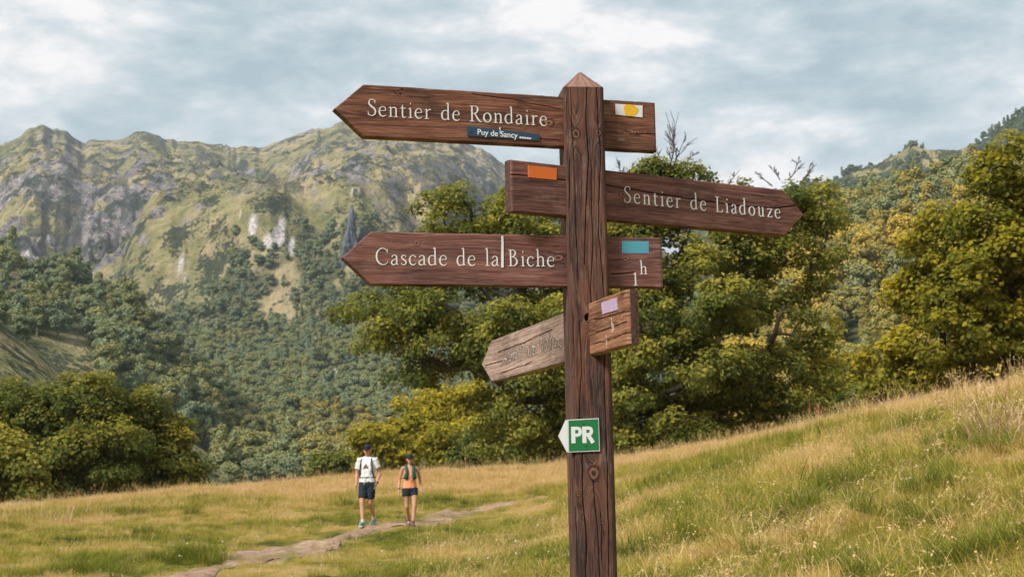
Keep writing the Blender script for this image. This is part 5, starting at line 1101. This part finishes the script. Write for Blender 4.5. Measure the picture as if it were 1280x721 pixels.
# ------------------------------------------------------------------ grass
M_grass, nt, b = mat('grass_blades', rough=.7, spec=.12)
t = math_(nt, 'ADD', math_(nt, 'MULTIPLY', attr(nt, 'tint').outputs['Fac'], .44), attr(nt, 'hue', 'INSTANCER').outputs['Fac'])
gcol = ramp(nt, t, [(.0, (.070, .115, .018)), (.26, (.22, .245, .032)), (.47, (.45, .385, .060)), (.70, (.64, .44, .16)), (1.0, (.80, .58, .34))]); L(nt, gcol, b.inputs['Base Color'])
tr = N(nt, 'ShaderNodeBsdfTranslucent'); L(nt, gcol, tr.inputs[0]); ms = N(nt, 'ShaderNodeMixShader'); ms.inputs[0].default_value = .3
L(nt, b.outputs[0], ms.inputs[1]); L(nt, tr.outputs[0], ms.inputs[2]); L(nt, ms.outputs[0], nt.nodes['Material Output'].inputs[0])
def tuft(seed, n, R, h0, h1, wd, lean, curl, t0, t1, seg=4, seed_head=0., kink=0.):
    r = np.random.default_rng(seed); mb = MB()
    for k in range(n):
        a = r.random()*2*pi; q = R*np.sqrt(r.random()); p = np.array([q*cos(a), q*sin(a), -.02]); az = a+r.normal()*.9; h = h0+(h1-h0)*r.random()
        ln = lean*(.3+r.random()); cu_ = curl*(.4+r.random()); th = r.normal()*.1+ln; P_ = [p]; T_ = []
        for j in range(seg):
            d = np.array([sin(th)*cos(az), sin(th)*sin(az), cos(th)]); P_.append(P_[-1]+d*h/seg); th = min(th+cu_/seg, 2.35)
            if kink and r.random() < kink: az += r.normal()*.8; th += r.random()*.5
        P_ = np.array(P_); sd_ = np.array([-sin(az+r.normal()*.5), cos(az), 0.]); sd_ /= np.linalg.norm(sd_); w_ = wd*(.7+.6*r.random())*np.linspace(1, .15, seg+1)[:, None]
        V = np.empty((2*(seg+1), 3)); V[0::2] = P_-sd_*w_/2; V[1::2] = P_+sd_*w_/2; i = np.arange(seg)*2
        tt_ = t0+(t1-t0)*r.random(); mb.add(V, np.stack([i, i+1, i+3, i+2], -1), tint=np.clip(tt_+np.repeat(np.linspace(-.30, .22, seg+1), 2), 0, 1))  # tint drops towards the blade base, painting in the shaded gaps between blades
        if seed_head and r.random() < seed_head:
            e = P_[-1]; d = P_[-1]-P_[-2]; d /= np.linalg.norm(d)
            for j in range(9):
                c = e-d*.012*j; o_ = r.normal(size=3)*.008; mb.add(np.array([c, c+o_*.6+d*.011, c+o_*1.0, c+o_*.5-d*.004]), [[0, 1, 2, 3]], tint=.9)
    return mb
GT = [tuft(s_, 70, .13, .05, .13, .0042, .35, .8, .0, .45) for s_ in (1, 2, 3)]+[tuft(s_, 55, .14, .07, .17, .0038, .5, 1.3, .15, .85) for s_ in (4, 5, 6)]+[tuft(s_, 90, .16, .04, .09, .0055, .8, 1.2, .0, .35) for s_ in (7, 8)]
GW = [tuft(s_, 130, .34, .07, .20, .0085, .4, .8, .0, .6, 3) for s_ in (11, 12, 13)]+[tuft(s_, 110, .34, .12, .30, .007, .3, .8, .2, .9, 3, .2) for s_ in (14, 15)]
GS_ = [tuft(s_, 26, .18, .16, .42, .0046, .7, 2.1, .75, 1., 7, .15, .18) for s_ in (21, 22, 23, 24)]
GH = [tuft(s_, 9, .20, .38, .62, .0042, .14, .45, .8, 1., 5, .95) for s_ in (31, 32, 33)]
GK = [tuft(s_, 240, .24, .16, .36, .0055, .5, 1.3, .0, .5, 5) for s_ in (41, 42)]
rg2 = np.random.default_rng(77)
def spread(r0, r1, dens, a0=-23.5, a1=23.5):
    n = int(.5*radians(a1-a0)*(r1*r1-r0*r0)*dens); a = radians(a0)+rg2.random(n)*radians(a1-a0); r = np.sqrt(r0*r0+rg2.random(n)*(r1*r1-r0*r0)); return r*np.sin(a), r*np.cos(a)
def field(name, T, X, Y, hue, scl, vi, label, zo=0.):
    keep = path_dist(X, Y)+(fbm(X*3, Y*3, 2, 91)-.5)*.35 > (.10+.5*sst(.5,.6,fbm(X*.8,Y*.8,3,17))*0 if name in ('meadow_grass', 'straw_blades', 'seed_heads', 'tussocks') else .06); keep &= np.hypot(X-PX0, Y-PY0) > .1
    X, Y, hue, scl, vi = (a[keep] for a in (X, Y, hue, scl, vi)); n = len(X)
    # stay off the far side of the crest, where nothing shows
    Zg = near_z(X, Y)-.02+zo
    rot = np.stack([rg2.normal(size=n)*.12, rg2.normal(size=n)*.12-.15, rg2.random(n)*2*pi], -1)
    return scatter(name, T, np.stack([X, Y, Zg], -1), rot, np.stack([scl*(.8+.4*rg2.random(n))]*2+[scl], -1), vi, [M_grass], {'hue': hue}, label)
def tcrest(X, Y): return np.hypot(X, Y)/np.interp(np.arctan2(X, Y), CA, CRr)
X, Y = spread(3, 13, 95); d = dryness(X, Y); n = len(X)
vi = np.where(rg2.random(n) < .25+.5*d, rg2.integers(3, 6, n), np.where(rg2.random(n) < .7, rg2.integers(0, 3, n), rg2.integers(6, 8, n)))
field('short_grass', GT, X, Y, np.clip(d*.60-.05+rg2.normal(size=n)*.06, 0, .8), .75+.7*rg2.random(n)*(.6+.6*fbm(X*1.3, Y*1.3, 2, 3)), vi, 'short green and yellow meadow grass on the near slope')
X, Y = spread(13, 64, 13); k = tcrest(X, Y) < 1.12; X, Y = X[k], Y[k]; d = dryness(X, Y); n = len(X)
vi = np.where(rg2.random(n) < d*.8-.1, rg2.integers(3, 5, n), rg2.integers(0, 3, n))
short_ = .9-.40*np.exp(-np.clip(path_dist(X, Y), 0, 9)/1.2)-.28*(X < 1)*(tcrest(X, Y) < .8)
field('meadow_grass', GW, X, Y, np.clip(d*.66-.03+rg2.normal(size=n)*.05, 0, .8), short_*(.6+.7*rg2.random(n)*(.4+1.0*fbm(X*.9, Y*.9, 2, 3))), vi, 'meadow grass running up to the crest, straw coloured near the top')
X, Y = spread(4, 24, 16, -4); d = dryness(X, Y); k = rg2.random(len(X)) < .2+.8*sst(.40, .62, fbm(X*.9, Y*.9, 3, 15)); X, Y, d = X[k], Y[k], d[k]; n = len(X)
field('straw_blades', GS_, X, Y, np.clip(.35+.2*d+rg2.normal(size=n)*.07, 0, .7), .7+.5*rg2.random(n), rg2.integers(0, 4, n), 'long bent straw coloured blades lying over the green grass')
X, Y = spread(6, 60, 2.6); tcr = tcrest(X, Y); k = (rg2.random(len(X)) < np.where(tcr > .8, .85, .10+.0*tcr)) & (tcr < 1.06); X, Y = X[k], Y[k]; n = len(X)
field('seed_heads', GH, X, Y, np.clip(.34+.12*rg2.random(n), 0, 1), .55+.45*rg2.random(n), rg2.integers(0, 3, n), 'thin dry seed heads standing above the crest of the meadow')
tk = [near_hit(x, y) for x, y in [(1068, 612), (1075, 620), (1058, 606), (860, 668), (870, 676), (955, 690), (880, 655), (1150, 640), (1160, 655), (1215, 545), (1238, 552), (1225, 560), (1060, 700), (1120, 715), (1240, 690), (1265, 660), (130, 702), (95, 712), (160, 716), (230, 690), (250, 693), (268, 700), (60, 716), (210, 700), (940, 600), (1000, 640), (1190, 600), (1100, 575), (830, 600), (860, 597), (890, 593), (920, 590), (20, 660), (60, 668), (190, 668), (240, 640), (160, 640)]]
X = np.array([p[0] for p in tk]); Y = np.array([p[1] for p in tk]); n = len(X)
X = np.concatenate([X, X+rg2.normal(size=n)*.25, X+rg2.normal(size=n)*.3]); Y = np.concatenate([Y, Y+rg2.normal(size=n)*.3, Y+rg2.normal(size=n)*.4]); n = len(X)
field('tussocks', GK, X, Y, np.clip(.05+.12*rg2.random(n), 0, .8), (.55+.45*rg2.random(n))*np.clip(Y/11, .8, 1.35), rg2.integers(0, 2, n), 'lush green tussocks standing out of the meadow')
X, Y = spread(5, 22, .9, 0, 22); k = fbm(X*.7, Y*.7, 3, 61) > .45; X, Y = X[k], Y[k]; n = len(X)
GC = [tuft(s_, 150, .20, .14, .34, .0062, .8, 1.9, .1, 1., 6, .05, .15) for s_ in (51, 52, 53)]
field('coarse_tufts', GC, X, Y, np.clip(.12+.35*rg2.random(n), 0, .8), .55+.6*rg2.random(n), rg2.integers(0, 3, n), 'coarse half dry tufts sticking out of the near right slope')
# white clover heads in the left foreground
fm_ = MB()
for k in range(5):
    c = rg2.normal(size=3)*.006; V, F_ = ICO2; fm_.add(V*.011+c+[0, 0, .16], F_, tint=1.)
fm_.tube([[0, 0, 0], [0, 0, .16]], .0015, 3, False, tint=.1)
M_fl, nt, b = mat('clover_white', rough=.8); L(nt, ramp(nt, attr(nt, 'tint').outputs['Fac'], [(.2, (.10, .15, .03)), (.6, (.74, .70, .66))]), b.inputs['Base Color'])
pts = np.array([near_hit(x, y) for x, y in zip(rg2.uniform(60, 700, 70), rg2.uniform(640, 715, 70))]); pts = pts[path_dist(pts[:, 0], pts[:, 1]) > .15]; n = len(pts)
scatter('clover_flowers', [fm_], pts, np.stack([rg2.normal(size=n)*.2, rg2.normal(size=n)*.2, rg2.random(n)*6], -1), np.repeat((.4+.4*rg2.random(n))[:, None], 3, 1), np.zeros(n, int), [M_fl], {}, 'small white clover heads dotted through the left of the meadow')
# tall dry stalks at the right edge
def stalks(name, px, py, n, h0, h1, spreadr, label, seed, cat='grass clump', lean=.32, kk=.45):
    p = near_hit(px, py); h0, h1 = h0*p[1]/F_PX, h1*p[1]/F_PX; spreadr *= p[1]/F_PX; mb = tuft(seed, n, spreadr, h0, h1, .0006*p[1], lean, lean*2, .5, 1., 8, .9, kk); m = mat(name+'_straw', rough=.8, spec=.1); nt = m[1]
    L(nt, ramp(nt, attr(nt, 'tint').outputs['Fac'], [(.4, (.32, .19, .12)), (1., (.70, .46, .31))]), m[2].inputs['Base Color']); me = mb.mesh(name, [m[0]]); return thing(name, tuple(p), label, cat, None, me)
stalks('dry_stalks', 1258, 548, 110, 45, 115, 44, 'tall tan seed stalks at the right edge, rising in front of the maple tree', 5)
stalks('dry_stalks', 1212, 525, 20, 25, 60, 30, 'shorter sparse tan stalks just left of the tall clump at the right edge', 6)
stalks('dry_stalks', 60, 652, 30, 18, 42, 55, 'reddish tan reeds standing before the dark trees at the left edge', 7, lean=.12, kk=.1)
# small dark dead plant with reddish spikes on the crest
p = near_hit(1018, 530); root = thing('dead_dock_plant', tuple(p), 'small dark dead plant with reddish upright spikes on the tan crest', 'plant')
M_dk, *_ = mat('dead_stem', (.035, .025, .02), .9); M_rd, *_ = mat('rusty_seed_spike', (.42, .15, .08), .9)
h = 27/F_PX*p[1]; mb = MB(); mb.tube([[0, 0, -.05], [.01, 0, h*.3], [0, 0, h*.55]], [.02, .02, .014], 6)
for a, b_ in (((-.03), (-.09)), ((.03), (.10)), ((.0), (.02))): mb.tube([[0, 0, h*.3], [a, 0, h*.42], [b_, .02, h*.55]], [.014, .012, .010], 5)
obj('stem', mb.mesh('stem', [M_dk]), root)
for x, z0, z1 in ((-.09, .5, .98), (.10, .5, 1.0), (.02, .5, .8), (.17, .35, .6)):
    mb = MB(); r6 = np.random.default_rng(int(x*100)+50); C_ = np.stack([x+r6.normal(size=60)*.012, r6.normal(size=60)*.012, h*(z0+(z1-z0)*r6.random(60))], -1); V, F_ = leaf_cards(C_, r6.normal(size=(60, 3)), .03, r6); mb.add(V, F_); mb.tube([[x, 0, h*z0], [x, 0, h*z1]], .006, 4); obj('seed_spike', mb.mesh('seed_spike', [M_rd]), root)

# ------------------------------------------------------------------ mountain air
hm = bpy.data.materials.new('mountain_air'); hm.use_nodes = True; nt = hm.node_tree; nt.nodes.clear(); o_ = N(nt, 'ShaderNodeOutputMaterial'); pv = N(nt, 'ShaderNodeVolumePrincipled')
pv.inputs['Density'].default_value = .0001; pv.inputs['Color'].default_value = (.80, .90, 1, 1); pv.inputs['Anisotropy'].default_value = .2; L(nt, pv.outputs[0], o_.inputs['Volume'])
zb = float(min(ZZ.min(), ZN.min()))-1.5; zt = float(ZZ.max())+60
mb = MB(); mb.box((0, 0, (zb+zt)/2), (4500, 4500, (zt-zb)/2)); obj('haze', mb.mesh('haze', [hm]), kind='stuff', label='thin blue mountain air')
